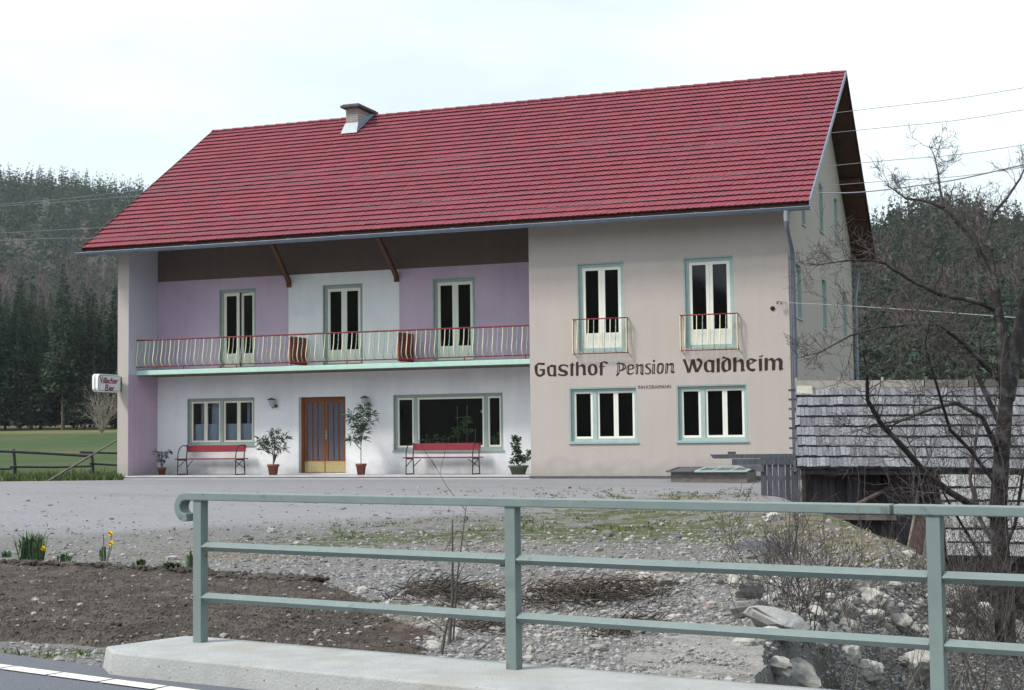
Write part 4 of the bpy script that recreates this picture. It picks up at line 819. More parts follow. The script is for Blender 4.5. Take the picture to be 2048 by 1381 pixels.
# benches
def bench(x0, x1, y, lab):
    t = thing('garden_bench', lab, 'bench', ((x0+x1)/2, y, .055), 'red benches against the white wall'); hw = (x1-x0)/2
    for sgn in (-1, 1):
        b = MB(); X = sgn*(hw-.12)-.02
        b.tube([(X, -.27, .015), (X, .25, .015)], .017, 6)
        b.tube([(X, .25, .015), (X, .20, .46), (X, .25, .84)], .017, 6)
        b.tube([(X, -.27, .015), (X, -.25, .43)]+[(X, .02-.29*math.cos(a), .43+.42*math.sin(a)) for a in np.linspace(.25, 1.57, 7)]+[(X, .25, .85)], .015, 6)
        b.tube([(X, -.26, .22), (X, .16, .42)], .012, 5); b.tube([(X, .2, .20), (X-sgn*.28, .1, .415)], .012, 5); b.tube([(X, -.25, .43), (X, .2, .43)], .015, 6)
        b.build('bench_frame', 'black_iron', t, local=True)
    for k in range(4): b = MB(); b.box(-hw, hw, -.27+k*.12, -.165+k*.12, .445, .475); b.build('seat_slat', 'bench_red', t, local=True)
    b = MB(); vs = [(-hw+.1, .205, .66), (hw-.1, .205, .66), (hw-.1, .245, .85), (-hw+.1, .245, .85)]; b.prism(vs, (0, .022, -.003)); b.build('backrest', 'bench_red', t, local=True)
    return t
bench(-18.03, -15.86, .98, 'red slatted bench below the window with lace curtains')
bench(-10.76, -8.56, .98, 'red slatted bench below the wide picture window')

# potted plants
def leafcloud(b, centres, r, n, ln, wd, mi=0, down=0.):
    for k in range(n):
        c = centres[random.randrange(len(centres))]; th_ = random.uniform(0, 6.28); ph = random.gauss(.35-down, .5)
        d = Vector((math.cos(th_)*math.cos(ph), math.sin(th_)*math.cos(ph), math.sin(ph))); p = Vector(c)+d*random.uniform(0, r)
        s_ = d.cross(Vector((random.gauss(0, 1), random.gauss(0, 1), random.gauss(0, 1)))).normalized()*wd*random.uniform(.7, 1.3); l_ = ln*random.uniform(.7, 1.25); q = p+d*l_*.45; e = p+d*l_-Vector((0, 0, l_*.18))
        b.add([p, q+s_/2, e, q-s_/2], [(0, 1, 2, 3)], mi)
def potted(loc, lab, pot, stems, leaves, potmat='terracotta', leafmat='oleander_leaf', group='potted plants along the loggia'):
    t = thing('potted_plant', lab, 'potted plant', loc, group); R, H = pot
    b = MB(); b.lathe([(.001, 0), (R*.68, 0), (R*.92, H*.78), (R*1.03, H*.79), (R*1.06, H), (R*.93, H), (R*.88, H*.9), (.001, H*.9)], (0, 0, 0), 18); b.build('pot', potmat, t, local=True)
    b = MB()
    for s_ in stems: b.tube(s_, [.013, .010, .006, .004][:len(s_)] if len(s_) <= 4 else [.012]*len(s_), 5)
    b.build('stem', 'twig', t, local=True)
    b = MB()
    for a in leaves: leafcloud(b, *a)
    b.build('foliage', leafmat, t, local=True, fix=False); return t
potted((-14.80, .75, .055), 'bushy oleander in a terracotta pot left of the entrance door', (.17, .30),
       [[(0, 0, .27), (.02*i, 0, .55), (x, random.uniform(-.2, .2), z)] for i, (x, z) in enumerate([(-.35, .95), (-.15, 1.05), (0, 1.25), (.1, 1.1), (.33, 1.05), (.3, .75), (-.35, .75)])],
       [([(-.35, -.05, .98), (-.3, .1, .85), (-.12, 0, .95), (0, .1, 1.15), (0, -.1, .85), (.12, 0, .95), (.33, .05, 1.02), (.28, -.05, .72), (-.32, 0, .70), (0, 0, .7)], .14, 420, .17, .035)])
potted((-12.04, .75, .055), 'tall narrow oleander in a terracotta pot right of the entrance door', (.15, .31),
       [[(0, 0, .28), (0, 0, .85), (-.05, 0, 1.2), (-.28, .1, 1.65)], [(0, 0, .8), (.03, 0, 1.25), (.12, 0, 1.9)], [(0, 0, .85), (.1, 0, 1.3), (.36, 0, 1.7)], [(0, 0, .7), (-.15, 0, .85), (-.28, 0, .98)]],
       [([(-.3, .1, 1.62), (-.15, 0, 1.5), (.0, 0, 1.35), (.0, .1, 1.15), (.03, 0, .98), (.12, 0, 1.8), (.1, 0, 1.6), (.33, 0, 1.65), (.25, 0, 1.4), (-.1, 0, 1.25), (-.27, 0, .98)], .13, 520, .20, .034, 0, .15)])
potted((-18.62, .95, .055), 'small straggly plant in a brown pot in the corner by the fin wall', (.13, .22), [[(0, 0, .2), (-.05, 0, .4), (-.2, 0, .68)], [(0, 0, .2), (.05, 0, .4), (.22, 0, .66)], [(0, 0, .2), (0, 0, .6)]],
       [([(-.2, 0, .66), (.22, 0, .64), (0, 0, .58), (.1, 0, .52), (-.1, 0, .48), (0, 0, .4)], .08, 150, .09, .04)])
potted((-7.42, .80, .055), 'dark green spiky shrub in a low green bowl beside the cream wall', (.26, .24), [[(0, 0, .2), (-.03, 0, .5), (-.06, 0, .92)], [(0, 0, .2), (.2, 0, .42), (.38, 0, .6)]],
       [([(-.06, 0, .92), (-.06, 0, .82), (-.04, 0, .70), (-.04, 0, .58), (0, 0, .45), (.08, 0, .36), (-.12, 0, .34), (.22, 0, .42), (.36, 0, .56)], .10, 760, .09, .045)], potmat='green_pot')
# plants standing inside the picture window
def sillplant(x, hgt, wid, n, lab, canes=False):
    t = thing('window_plant', lab, 'houseplant', (x, RD+.27, .74), 'houseplants behind the picture window'); b = MB(); b.lathe([(.001, 0), (.09, 0), (.12, .16), (.001, .16)], (0, 0, 0), 12); b.build('pot', 'terracotta', t, local=True)
    b = MB(); leafcloud(b, [(random.uniform(-wid, wid), 0, random.uniform(.15, hgt)) for _ in range(12)], .08, n, .10, .06); b.build('foliage', 'house_leaf', t, local=True, fix=False)
    if canes:
        b = MB(); b.tube([(-.12, 0, .1), (-.14, 0, 1.18)], .010, 5); b.tube([(.14, 0, .1), (.16, 0, 1.20)], .010, 5); b.tube([(-.2, 0, .86), (.26, 0, .89)], .010, 5); b.tube([(.40, -.03, .05), (.40, 0, .55)], .012, 5); b.build('plant_cane', 'cane', t, local=True)
        b = MB(); b.lathe([(.001, -.04), (.04, -.02), (.055, .02), (.001, .05)], (.60, 0, 1.02), 8); b.build('flower', 'flower_white', t, local=True)
sillplant(-10.45, .38, .10, 60, 'low leafy houseplant at the left of the picture window'); sillplant(-10.05, .36, .16, 80, 'broad low houseplant left of the caned plant'); sillplant(-9.42, .80, .24, 240, 'tall houseplant on canes behind the picture window', True); sillplant(-8.38, .35, .12, 60, 'small houseplant in the narrow right pane of the picture window')
#@@NEXT
# ================================================================ ground hits
def hits(u, v, t0=8.5, t1=60, n_=320):
    u = np.asarray(u, float); v = np.asarray(v, float); D = _fw[None]+_R[None]*((u-1024)/F_PX)[:, None]-_U[None]*((v-690.5)/F_PX)[:, None]
    out = np.full((len(u), 3), np.nan); 
    live = np.arange(len(u)); pg = np.full(len(u), 1.); pt = t0
    for t in np.geomspace(t0, t1, n_ if len(u) < 50 else 150):
        P = CAM+D[live]*t; g_ = P[:, 2]-gz(P[:, 0], P[:, 1]); h = g_ < 0
        if h.any():
            k = live[h]; f = np.clip(pg[k]/(pg[k]-g_[h]+1e-9), 0, 1); Q = CAM+D[k]*(pt+(t-pt)*f)[:, None]; Q[:, 2] = gz(Q[:, 0], Q[:, 1]); out[k] = Q
        pg[live] = g_; live = live[~h]; pt = t
        if not len(live): break
    return out
def hit(u, v, **k): return hits([u], [v], **k)[0]

# ================================================================ far woods
def conifer_mesh(name, H, Rm, nleaf, size, seed, low=.10):
    """tapered trunk and a crown of many small drooping sprays gathered on branches"""
    g = np.random.default_rng(seed); b = MB(); b.tube([(0, 0, -1), (g.uniform(-.1, .1), 0, H*.5), (0, 0, H*.97)], [.17*H/16, .11*H/16, .01], 5, 1)
    nbr = max(24, nleaf//9); f = 1-g.uniform(0, 1, nbr)**.62; f = low+(1-low)*np.clip(f*1.04, 0, .995); R = Rm*(1-f)**.95*g.uniform(.62, 1.15, nbr)+.10; R *= np.where(f < low+.08, .8, 1); a = g.uniform(0, 6.283, nbr)
    k = g.integers(0, nbr, nleaf); q = g.uniform(.12, 1.0, nleaf)**.6; r = R[k]*q; az = a[k]+g.normal(0, .22, nleaf)/(q+.3); z = H*f[k]-.26*r+.08*r*q+g.normal(0, .12, nleaf)*size
    P = np.stack([r*np.cos(az), r*np.sin(az), z], -1); sz = size*g.uniform(.6, 1.3, nleaf)*(1-.78*f[k]); D1 = np.stack([np.cos(az), np.sin(az), np.full(nleaf, -.35)], -1)+g.normal(0, .45, (nleaf, 3)); D1 /= np.linalg.norm(D1, axis=1)[:, None]
    D2 = np.cross(D1, g.normal(0, 1, (nleaf, 3))); D2 /= np.linalg.norm(D2, axis=1)[:, None]
    V = np.stack([P-D2*sz[:, None]*.34, P+D2*sz[:, None]*.34, P+D1*sz[:, None]+D2*sz[:, None]*.1, P+D1*sz[:, None]*.8-D2*sz[:, None]*.2], 1).reshape(-1, 3)
    b.add(V, [(4*i, 4*i+1, 4*i+2, 4*i+3) for i in range(nleaf)])
    return b
def conifer(name, lab, grp, b, loc, cat='tree'):
    t = thing(name, lab, cat, loc, grp); c = MB(); k = MB()
    for i, f in enumerate(b.f):
        tgt = c if b.m[i] == 0 else k; tgt.add([b.v[j] for j in f], [tuple(range(len(f)))], 0)
    c.build('crown', 'conifer', t, local=True, fix=False); k.build('trunk', 'conifer_trunk', t, local=True, fix=False); return t
near_protos = [conifer_mesh('n', 17, [2.5, 2.9, 2.3, 3.1][i], 8500, .40, 11+i, low=[.10, .2, .07, .26][i]) for i in range(4)]
far_protos = [conifer_mesh('f', 17, [3.0, 3.4, 2.6][i], 1300, .80, 41+i, low=.06) for i in range(3)]
def bare_proto(seed, H=13, R=3.6, n_=420):
    g = random.Random(seed); c = MB(); k = MB(); k.tube([(0, 0, -1), (0, 0, H*.45), (.2, 0, H*.9)], [.2, .14, .03], 5)
    for i in range(n_):
        z = H*g.uniform(.15, 1); rr = R*math.sin(min(1, (z/H))*2.6)**.7*math.sqrt(g.random()); a = g.uniform(0, 6.28); p = Vector((rr*math.cos(a), rr*math.sin(a), z)); d = Vector((math.cos(a)*.6, math.sin(a)*.6, 1.1)).normalized()*g.uniform(.7, 1.5); s_ = d.cross(Vector((g.gauss(0, 1), g.gauss(0, 1), .3))).normalized()*g.uniform(.10, .26)
        c.add([p, p+s_, p+d], [(0, 1, 2)])
    return c, k
ndone = {}
def plant_trees(protos, spots, lab, grp, smin, smax, name='conifer_tree'):
    for i, (x, y) in enumerate(spots):
        k = i % len(protos); z = gz1(x, y, False)
        key = (id(protos[k]), lab)
        if key not in ndone: 
            t = ndone[key] = protos[k](lab, grp)
        else: t = copy_tree(ndone[key])
        t['label'] = lab; t['group'] = grp
        s_ = random.uniform(smin, smax); t.location = (x, y, z-.3); t.rotation_euler[2] = random.uniform(0, 6.28); t.scale = (s_*random.uniform(.85, 1.15), s_*random.uniform(.85, 1.15), s_)
def mk(bp): return lambda lab, grp: conifer('conifer_tree', lab, grp, bp, (0, 0, 0))
def mkb(seed):
    def f(lab, grp):
        c, k = bare_proto(seed); t = thing('bare_tree', lab, 'tree', (0, 0, 0), grp); c.build('crown', 'bare_crown', t, local=True, fix=False); k.build('trunk', 'conifer_trunk', t, local=True, fix=False); return t
    return f
NP = [mk(b_) for b_ in near_protos]; FP = [mk(b_) for b_ in far_protos]; BP = [mkb(5), mkb(6)]
def px_spots(us, ts): return [st((u-1024)/F_PX*t, t) for u, t in zip(us, ts)]
# forest edge behind the meadow
us = []; ts = []
for row, (t0_, n_) in enumerate(((168, 15), (174, 15), (181, 14), (189, 12))):
    for i in range(n_): us.append(-190+(650)*(i+.5*(row % 2)+random.uniform(-.3, .3))/n_); ts.append(t0_+random.uniform(-2, 2))
plant_trees(NP, px_spots(us, ts), 'tall dark conifer in the dense forest edge behind the meadow', 'conifers of the forest edge', .86, 1.12)
# hillside left
us = list(rng.uniform(-200, 470, 118)); ts = list(rng.uniform(330, 960, 118))
plant_trees(FP, px_spots(us, ts), 'small dark conifer on the distant hill left of the guesthouse', 'conifers on the left hill', .8, 1.25)
us = list(np.linspace(-200, 470, 46)+rng.uniform(-6, 6, 46)); ts = list(rng.uniform(930, 965, 46))
plant_trees(FP, px_spots(us, ts), 'pointed conifer standing on the skyline of the left hill', 'conifers on the left skyline', .75, 1.3)
us = list(rng.uniform(-150, 300, 70)); ts = list(rng.uniform(400, 600, 70))
plant_trees(BP, px_spots(us, ts), 'purplish leafless tree on the distant hill left of the guesthouse', 'leafless trees on the left hill', .9, 1.35, 'bare_tree')
# hillside right
us = list(rng.uniform(1690, 2260, 72)); ts = list(rng.uniform(200, 470, 72))
plant_trees(FP, px_spots(us, ts), 'green conifer on the wooded hill behind the weathered barn', 'conifers on the right hill', .6, .95)
us = list(rng.uniform(1700, 2250, 40)); ts = list(rng.uniform(200, 330, 40))
plant_trees(BP, px_spots(us, ts), 'leafless tree on the wooded hill behind the weathered barn', 'leafless trees on the right hill', .6, .95, 'bare_tree')
# the rest of the woods, one mass
def far_mass(name, n_, urange, trange, smin, smax, lab, mt, bare=0.0, tpow=1.0):
    Vs = []; Fs = []; k0 = 0; protos = [conifer_mesh('m', 18, 3.3, 300, 1.35, 70+i, low=.04) for i in range(3)]
    arr = []
    for b_ in protos:
        f4 = [f for f, m_ in zip(b_.f, b_.m) if m_ == 0 and len(f) == 4]; arr.append((np.array(b_.v), np.array(f4)))
    u_ = rng.uniform(*urange, n_); t_ = trange[0]+(trange[1]-trange[0])*rng.uniform(0, 1, n_)**tpow
    sp = [st((a-1024)/F_PX*t, t) for a, t in zip(u_, t_)]; X = np.array(sp); Z = gz(X[:, 0], X[:, 1], False)
    for i in range(n_):
        V, F_ = arr[i % 3]; s_ = rng.uniform(smin, smax); a = rng.uniform(0, 6.28); c, sn = math.cos(a), math.sin(a)
        W = V*s_; W = np.stack([W[:, 0]*c-W[:, 1]*sn, W[:, 0]*sn+W[:, 1]*c, W[:, 2]], -1)+np.array([X[i, 0], X[i, 1], Z[i]-.3]); Vs.append(W); Fs.append(F_+k0); k0 += len(W)
    o = npmesh(name, np.concatenate(Vs), np.concatenate(Fs), mt); return tag(o, lab, 'woodland', kind='stuff')
far_mass('woodland', 2000, (-230, 520), (300, 960), .65, 1.15, 'dense distant wood covering the left hill', 'conifer')
far_mass('woodland', 1000, (1640, 2350), (175, 480), .5, .85, 'dense distant wood covering the right hill', 'conifer')
def brown_mass(n_, urange, trange, lab):
    c, k = bare_proto(9, n_=160); V = np.array(c.v); F_ = np.array(c.f); Vs = []; Fs = []; k0 = 0
    u_ = rng.uniform(*urange, n_); t_ = rng.uniform(*trange, n_); X = np.array([st((a-1024)/F_PX*t, t) for a, t in zip(u_, t_)]); Z = gz(X[:, 0], X[:, 1], False)
    for i in range(n_): Vs.append(V*rng.uniform(.7, 1.2)+np.array([X[i, 0], X[i, 1], Z[i]])); Fs.append(F_+k0); k0 += len(V)
    return tag(npmesh('leafless_woodland', np.concatenate(Vs), np.concatenate(Fs), 'bare_crown'), lab, 'woodland', kind='stuff')
brown_mass(200, (-180, 300), (390, 600), 'brown leafless wood among the conifers of the left hill')
brown_mass(55, (1660, 2300), (200, 420), 'brown leafless wood among the conifers of the right hill')

# ================================================================ branches
class Tw:
    def __init__(s): s.b = MB(); s.n = 0
    def grow(s, p, d, ln, r, lev, curl=.25, up=.1, kids=(3, 5), nmin=3):
        if s.n > 9000: return
        n_ = 4 if lev > 0 else 3; pts = [Vector(p)]; d = Vector(d).normalized()
        for i in range(n_): d = (d+Vector((random.gauss(0, curl), random.gauss(0, curl), random.gauss(up, curl)))).normalized(); pts.append(pts[-1]+d*ln/n_)
        s.b.tube(pts, [max(.0022, r*(1-.7*i/n_)) for i in range(n_+1)], 5 if r > .012 else 3, cap=False); s.n += 1
        if lev > 0:
            for k in range(random.randint(*kids)):
                f = random.uniform(.25, 1); i = min(int(f*n_), n_-1); q = pts[i].lerp(pts[i+1], f*n_-i); dd = (pts[i+1]-pts[i]).normalized(); ax = dd.orthogonal().normalized(); ax.rotate(Matrix.Rotation(random.uniform(0, 6.28), 3, dd)); nd = (dd*random.uniform(.5, 1.0)+ax*random.uniform(.5, 1.0)).normalized()
                s.grow(q, nd, ln*random.uniform(.4, .7), r*.5, lev-1, curl, up, kids)
def bare_bush(name, lab, u, v, hgt, n_, spread, matn='twig', lev=2, cat='shrub', grp=None, r=.009, up=.15, base=None, kids=(3, 5)):
    p = base if base is not None else hit(u, v); t = thing(name, lab, cat, tuple(p), grp); T = Tw()
    for k in range(n_):
        a = random.uniform(0, 6.28); T.grow((random.gauss(0, spread*.25), random.gauss(0, spread*.25), -.05), (math.cos(a)*spread, math.sin(a)*spread, 1), hgt*random.uniform(.6, 1.1), r*random.uniform(.7, 1.2), lev, .16, up, kids)
    T.b.build('branches', matn, t, local=True, fix=False); return t
# big bare fruit tree at the right
TD = 18.0
def tp(u, v, dt=0.): q = dep(TD+dt, u, v); return Vector(q)
tb = hit(2012, 1330, t0=12, t1=40); tree = thing('bare_fruit_tree', 'large leafless gnarled fruit tree with dark trunk right of the barn roof', 'tree', (float(tp(2012, 1290)[0]), float(tp(2012, 1290)[1]), float(tp(2012, 1290)[2])))
b = MB()
b.tube([tp(2018, 1400), tp(2012, 1290), tp(2004, 1150), tp(1996, 1020), tp(2004, 900), tp(2012, 800), tp(2008, 700), tp(1996, 620), tp(1990, 560)], [.15, .125, .11, .105, .095, .085, .07, .058, .045], 10)
b.tube([tp(2012, 800), tp(2032, 700, .2), tp(2052, 600, .3), tp(2085, 480, .4)], [.10, .09, .075, .04], 8)
b.build('trunk', 'bark', tree)
limbs = [([(1998, 1040), (1950, 1015), (1900, 985), (1850, 945), (1800, 888), (1762, 848), (1735, 800), (1734, 745), (1726, 700)], [.075, .07, .062, .055, .05, .045, .038, .026, .015], -1.5),
 ([(2003, 920), (1965, 835), (1912, 806), (1865, 818), (1800, 842), (1745, 850), (1700, 868)], [.055, .045, .035, .026, .02, .014, .006], -1.0),
 ([(1996, 640), (1985, 560), (1945, 478), (1890, 418), (1850, 402), (1812, 398), (1785, 378), (1770, 368)], [.07, .06, .05, .036, .028, .02, .012, .005], .5),
 ([(1888, 416), (1880, 380), (1876, 345), (1868, 310), (1858, 292)], [.028, .022, .016, .010, .004], .5),
 ([(1990, 560), (1975, 470), (1985, 430), (2015, 395), (2040, 358), (2056, 320)], [.05, .04, .032, .026, .02, .012], 1.0),
 ([(1996, 620), (1940, 600), (1880, 590), (1822, 562), (1770, 527), (1735, 520), (1690, 522), (1640, 530), (1598, 525)], [.05, .045, .038, .03, .024, .018, .013, .008, .004], -.5),
 ([(1998, 760), (1930, 690), (1880, 650), (1820, 650), (1760, 655), (1700, 672), (1640, 705), (1590, 718)], [.05, .045, .036, .03, .022, .016, .010, .004], -1.0),
 ([(2004, 860), (1945, 730), (1900, 690), (1850, 640), (1818, 600), (1790, 560), (1765, 508)], [.05, .042, .034, .028, .02, .012, .006], 1.2),
 ([(2000, 980), (1940, 900), (1900, 860), (1870, 760), (1850, 690), (1860, 640)], [.04, .034, .03, .022, .015, .008], -1.8),
 ([(1996, 1100), (1960, 1040), (1940, 960), (1955, 860), (1948, 760), (1960, 680)], [.045, .04, .034, .026, .018, .010], 1.8),
 ([(2000, 1120), (2030, 1050), (2045, 950), (2070, 860)], [.04, .032, .026, .018], -1.0),
 ([(2005, 1160), (1965, 1120), (1930, 1060), (1900, 1010), (1870, 955)], [.04, .034, .026, .018, .010], -2.2),
 ([(1985, 500), (1960, 460), (1950, 410), (1962, 370)], [.03, .022, .014, .006], 1.6)]
T = Tw(); lb = MB()
for pts, rs, dt in limbs:
    n_ = len(pts); P = [tp(u, v, dt*i/(n_-1)) for i, (u, v) in enumerate(pts)]; rs = [r_*.66 for r_ in rs]
    lb.tube(P, rs, 7)
    for i in range(1, n_):
        seg = P[i]-P[i-1]; cnt = 2 if rs[i] > .03 else 4
        for k in range(cnt):
            q = P[i-1].lerp(P[i], random.random()); dd = seg.normalized(); ax = dd.orthogonal().normalized(); ax.rotate(Matrix.Rotation(random.uniform(0, 6.28), 3, dd)); nd = (dd*.6+ax*.8+Vector((0, 0, .15))).normalized()
            T.grow(q, nd, random.uniform(.22, .62)*(.6 if pts[i][0] < 1660 else 1)*(.6 if pts[i][1] < 440 else 1), max(.005, min(.012, rs[i]*.4)), 2, .26, .05, (3, 5))
lb.build('limb', 'bark', tree); T.b.build('twigs', 'twig', tree, fix=False)
# more leafless growth round it
def at_bush(u, t, z): q = dep(t, u, 860); return (float(q[0]), float(q[1]), z)
for i, (u, t, z, h_, lab) in enumerate([(1900, 22, -1.6, 3.4, 'slender leafless sapling in front of the lower barn roof'), (1960, 15.5, -1.9, 2.0, 'dense leafless thicket right of the third railing post'), (2060, 14, -1.9, 2.2, 'dense leafless thicket at the right edge of the stream'), (1840, 14.5, -2.1, 1.7, 'low leafless shrub behind the third railing post'), (1990, 24, -1.2, 3.6, 'tall leafless tree behind the gnarled fruit tree')]):
    bare_bush('leafless_shrub', lab, 0, 0, h_, [4, 6, 7, 5, 3][i], [.35, .5, .5, .6, .3][i], 'twig', 2, 'shrub', base=at_bush(u, t, z), r=.014 if i in (0, 4) else .008)
# far shrub at the forest edge
p = np.array(st((203-1024)/F_PX*150, 150)); z = gz1(*p); t_ = thing('leafless_bush', 'round leafless bush in front of the dark forest edge', 'shrub', (p[0], p[1], z)); T = Tw()
for k in range(22): a = random.uniform(0, 6.28); T.grow((0, 0, 0), (math.cos(a)*.6, math.sin(a)*.6, 1), 4.2*random.uniform(.6, 1), .045, 2, .12, .1, (3, 5))
T.b.build('branches', 'pale_twig', t_, local=True, fix=False)

# ================================================================ barn
bn = thing('barn', 'weathered grey wooden barn with shingled roof beside the guesthouse', 'barn', (*st(9, 31), -1.2), None)
def q3(s_, t, z): x, y = st(s_+.19*(t-30), t-.19*(s_-5.74)); return (x, y, z)   # the barn stands turned by 11 degrees
def shingle_roof(name, s0, s1, tb_, zb, tt_, zt, rows, wmin, wmax, mt, seed, sag=0., parent=None, lift=.055, tall=.0):
    g = random.Random(seed); b = MB(); Ls = math.hypot(tt_-tb_, zt-zb); dt_, dz_ = (tt_-tb_)/Ls, (zt-zb)/Ls; nt_, nz_ = -dz_, dt_
    for k in range(rows):
        a = Ls*k/rows; e = Ls*(k+1)/rows+.12; x = s0+g.uniform(-.06, .02)
        while x < s1:
            w_ = g.uniform(wmin, wmax); o_ = g.uniform(-.009, .009); lf = lift*g.uniform(.88, 1.12); pts = []
            for (sx, sl_, h_) in ((x, a-.02+o_, lf), (x+w_-.006, a-.02+o_+g.uniform(-.008, .008), lf*g.uniform(.8, 1.2)), (x+w_-.006, min(e, Ls), .006), (x, min(e, Ls), .006)):
                zz = zb+dz_*sl_+nz_*h_-sag*(sx-s0)+.012*math.sin(sx*1.1+k); pts.append(q3(sx, tb_+dt_*sl_+nt_*h_, zz))
            low = [tuple(Vector(p_)-Vector((0, 0, .05))) for p_ in pts[:2]]
            b.add(pts, [(0, 1, 2, 3)]); b.add(low+pts[:2], [(0, 1, 3, 2)], 1); x += w_
    return b.build(name, [mt, 'ink_dark'], parent, fix=False)
SAG = .012
shingle_roof('shingle_roof', 5.72, 15.5, 30.0, .38, 32.0, 2.06, 8, .06, .13, 'shingle', 5, SAG, bn)
b = MB(); b.prism([q3(5.78, 30.02, .33), q3(5.78, 32.0, 2.02), q3(5.78, 34.2, .3), q3(5.78, 34.2, .22), q3(5.78, 32.0, 1.92), q3(5.78, 30.02, .25)], Vector(q3(15.5, 32, 2.0-SAG*9.8))-Vector(q3(5.78, 32, 2.0))); b.build('roof_boarding', 'dark_plank', bn)
b = MB(); x = 5.70; k = 0
while x < 15.5:
    b.bar(q3(x, 31.98, 2.13-SAG*(x-5.7)), q3(x+.86, 31.98, 2.125-SAG*(x-4.9)), .04, .15, mi=0 if x > 8.0 else 1); b.bar(q3(x, 31.98, 2.22-SAG*(x-5.7)), q3(x+.05, 31.98, 2.22-SAG*(x-5.7)), .05, .10, mi=0 if x > 8 else 1); x += .885; k += 1
b.build('ridge_boards', ['weathered', 'pale_log'], bn)
b = MB(); b.bar(q3(5.74, 31.9, 2.02), q3(6.02, 31.9, 2.015), .02, .02); pts = [q3(5.74, 31.72, 1.86), q3(6.06, 31.72, 1.86), q3(6.06, 31.96, 2.06), q3(5.74, 31.96, 2.06)]; b.prism(pts, (0, 0, .03)); b.build('pale_patch_board', 'pale_log', bn)
b = MB()
for k in range(9): f = k/8.2; b.box(0, 1, 0, 1, 0, 1) if False else b.bar(q3(5.56, 30.05+2*f, .36+1.68*f), q3(5.80, 30.05+2*f, .36+1.68*f), .05, .045)
b.bar(q3(5.66, 30.0, .28), q3(5.66, 32, 1.95), .05, .07); b.build('roof_battens', 'grey_plank', bn)
def plankwall(b, s0, s1, t, z0, z1, wmin=.12, wmax=.22, gap=.008, mi=0, top_jit=.0, depth=.03, seed=1, dt=0.):
    g = random.Random(seed); x = s0
    while x < s1:
        w_ = min(g.uniform(wmin, wmax), s1-x+.02); j = g.uniform(-top_jit, top_jit); tj = g.uniform(-.008, .008)
        b.bar(q3(x+w_/2, t+tj+dt*(x-s0), z0), q3(x+w_/2, t+tj+dt*(x-s0), z1+j), w_-gap, depth, up=(FH[0], FH[1], 0), mi=mi); x += w_
b = MB(); plankwall(b, 5.86, 7.30, 30.45, -2.6, .62, seed=3); plankwall(b, 7.30, 9.0, 30.42, -2.6, -.02, seed=4); plankwall(b, 7.72, 8.13, 30.44, -.02, .62, seed=8); plankwall(b, 8.37, 9.05, 30.44, -.02, .62, seed=9)
plankwall(b, 9.05, 15.3, 30.6, -2.6, .55, seed=5)
b.build('plank_wall', 'dark_plank', bn)
b = MB(); b.bar(q3(5.86, 30.5, -2.7), q3(5.86, 30.5, .5), .12, .12); 
for zz in (-.62,): b.bar(q3(6.1, 30.36, zz), q3(7.6, 30.36, zz-.02), .10, .10)
b.build('timber_beam', 'weathered', bn)
b = MB(); b.add([q3(5.86, 30.5, -2.6), q3(5.86, 34, -2.6), q3(5.86, 34, .3), q3(5.86, 32, 1.9), q3(5.86, 30.5, .6)], [(0, 1, 2, 3, 4)]); b.add([q3(5.9, 30.9, -2.6), q3(15.4, 30.9, -2.6), q3(15.4, 30.9, .9), q3(5.9, 30.9, .9)], [(0, 1, 2, 3)]); b.add([q3(5.86, 34, -2.6), q3(15.4, 34, -2.6), q3(15.4, 34, .3), q3(5.86, 34, .3)], [(0, 1, 2, 3)]); b.build('inner_wall', 'dark_plank', bn)
# lower lean-to roof, nearer
shingle_roof('lean_to_roof', 8.42, 15.0, 28.45, -1.24, 29.95, .22, 6, .07, .15, 'shingle_pale', 8, .006, bn, lift=.055)
b = MB(); b.prism([q3(8.46, 28.5, -1.30), q3(8.46, 29.95, .17), q3(8.46, 29.95, .08), q3(8.46, 28.5, -1.38)], Vector(q3(15, 28.5, -1.3))-Vector(q3(8.46, 28.5, -1.3))); b.build('lean_to_boarding', 'dark_plank', bn)
b = MB(); 
for s_ in (8.55, 10.4, 12.6): b.bar(q3(s_, 28.7, -3.0), q3(s_, 28.7, -1.25), .12, .12)
b.bar(q3(8.44, 28.6, -1.32), q3(8.44, 29.95, .02), .10, .05); plankwall(b, 8.5, 15, 29.9, -3, .1, seed=6); b.build('lean_to_post', 'dark_plank', bn)
# things leaning on the barn
def leaner(name, lab, cat, a, c, w_, h_, mt, rnd=False, grp=None):
    t = thing(name, lab, cat, a, grp); b = MB()
    if rnd: b.tube([a, tuple(Vector(a).lerp(Vector(c), .5)+Vector((.02, 0, .015))), c], [w_, w_*.9, w_*.75], 9)
    else: b.bar(a, c, w_, h_, up=(FH[0], FH[1], 0))
    b.build('pole' if rnd else 'board', mt, t); return t
def dp(t, u, v): return tuple(float(c) for c in dep(t, u, v))
leaner('wooden_pole', 'brown round pole leaning diagonally on the dark barn wall', 'pole', dp(29.4, 1705, 1015), dp(30.3, 1822, 955), .05, 0, 'rust_board', True)
leaner('wooden_pole', 'thin grey upright pole leaning on the barn beside the lower roof', 'pole', dp(28.9, 1812, 1125), dp(30.2, 1842, 945), .04, 0, 'weathered', True)
leaner('leaning_board', 'wide rust-stained board propped against the barn wall behind the third railing post', 'board', dp(28.6, 1822, 1135), dp(30.0, 1852, 1000), .28, .03, 'rust_board')
leaner('leaning_board', 'broad grey board leaning low against the barn beside the lower roof', 'board', dp(28.4, 1850, 1135), dp(29.6, 1868, 1010), .16, .03, 'weathered')
leaner('fallen_log', 'pale peeled log lying on the bank below the barn', 'log', dp(26.5, 1768, 1112), dp(25.8, 1835, 1146), .055, 0, 'pale_log', True)
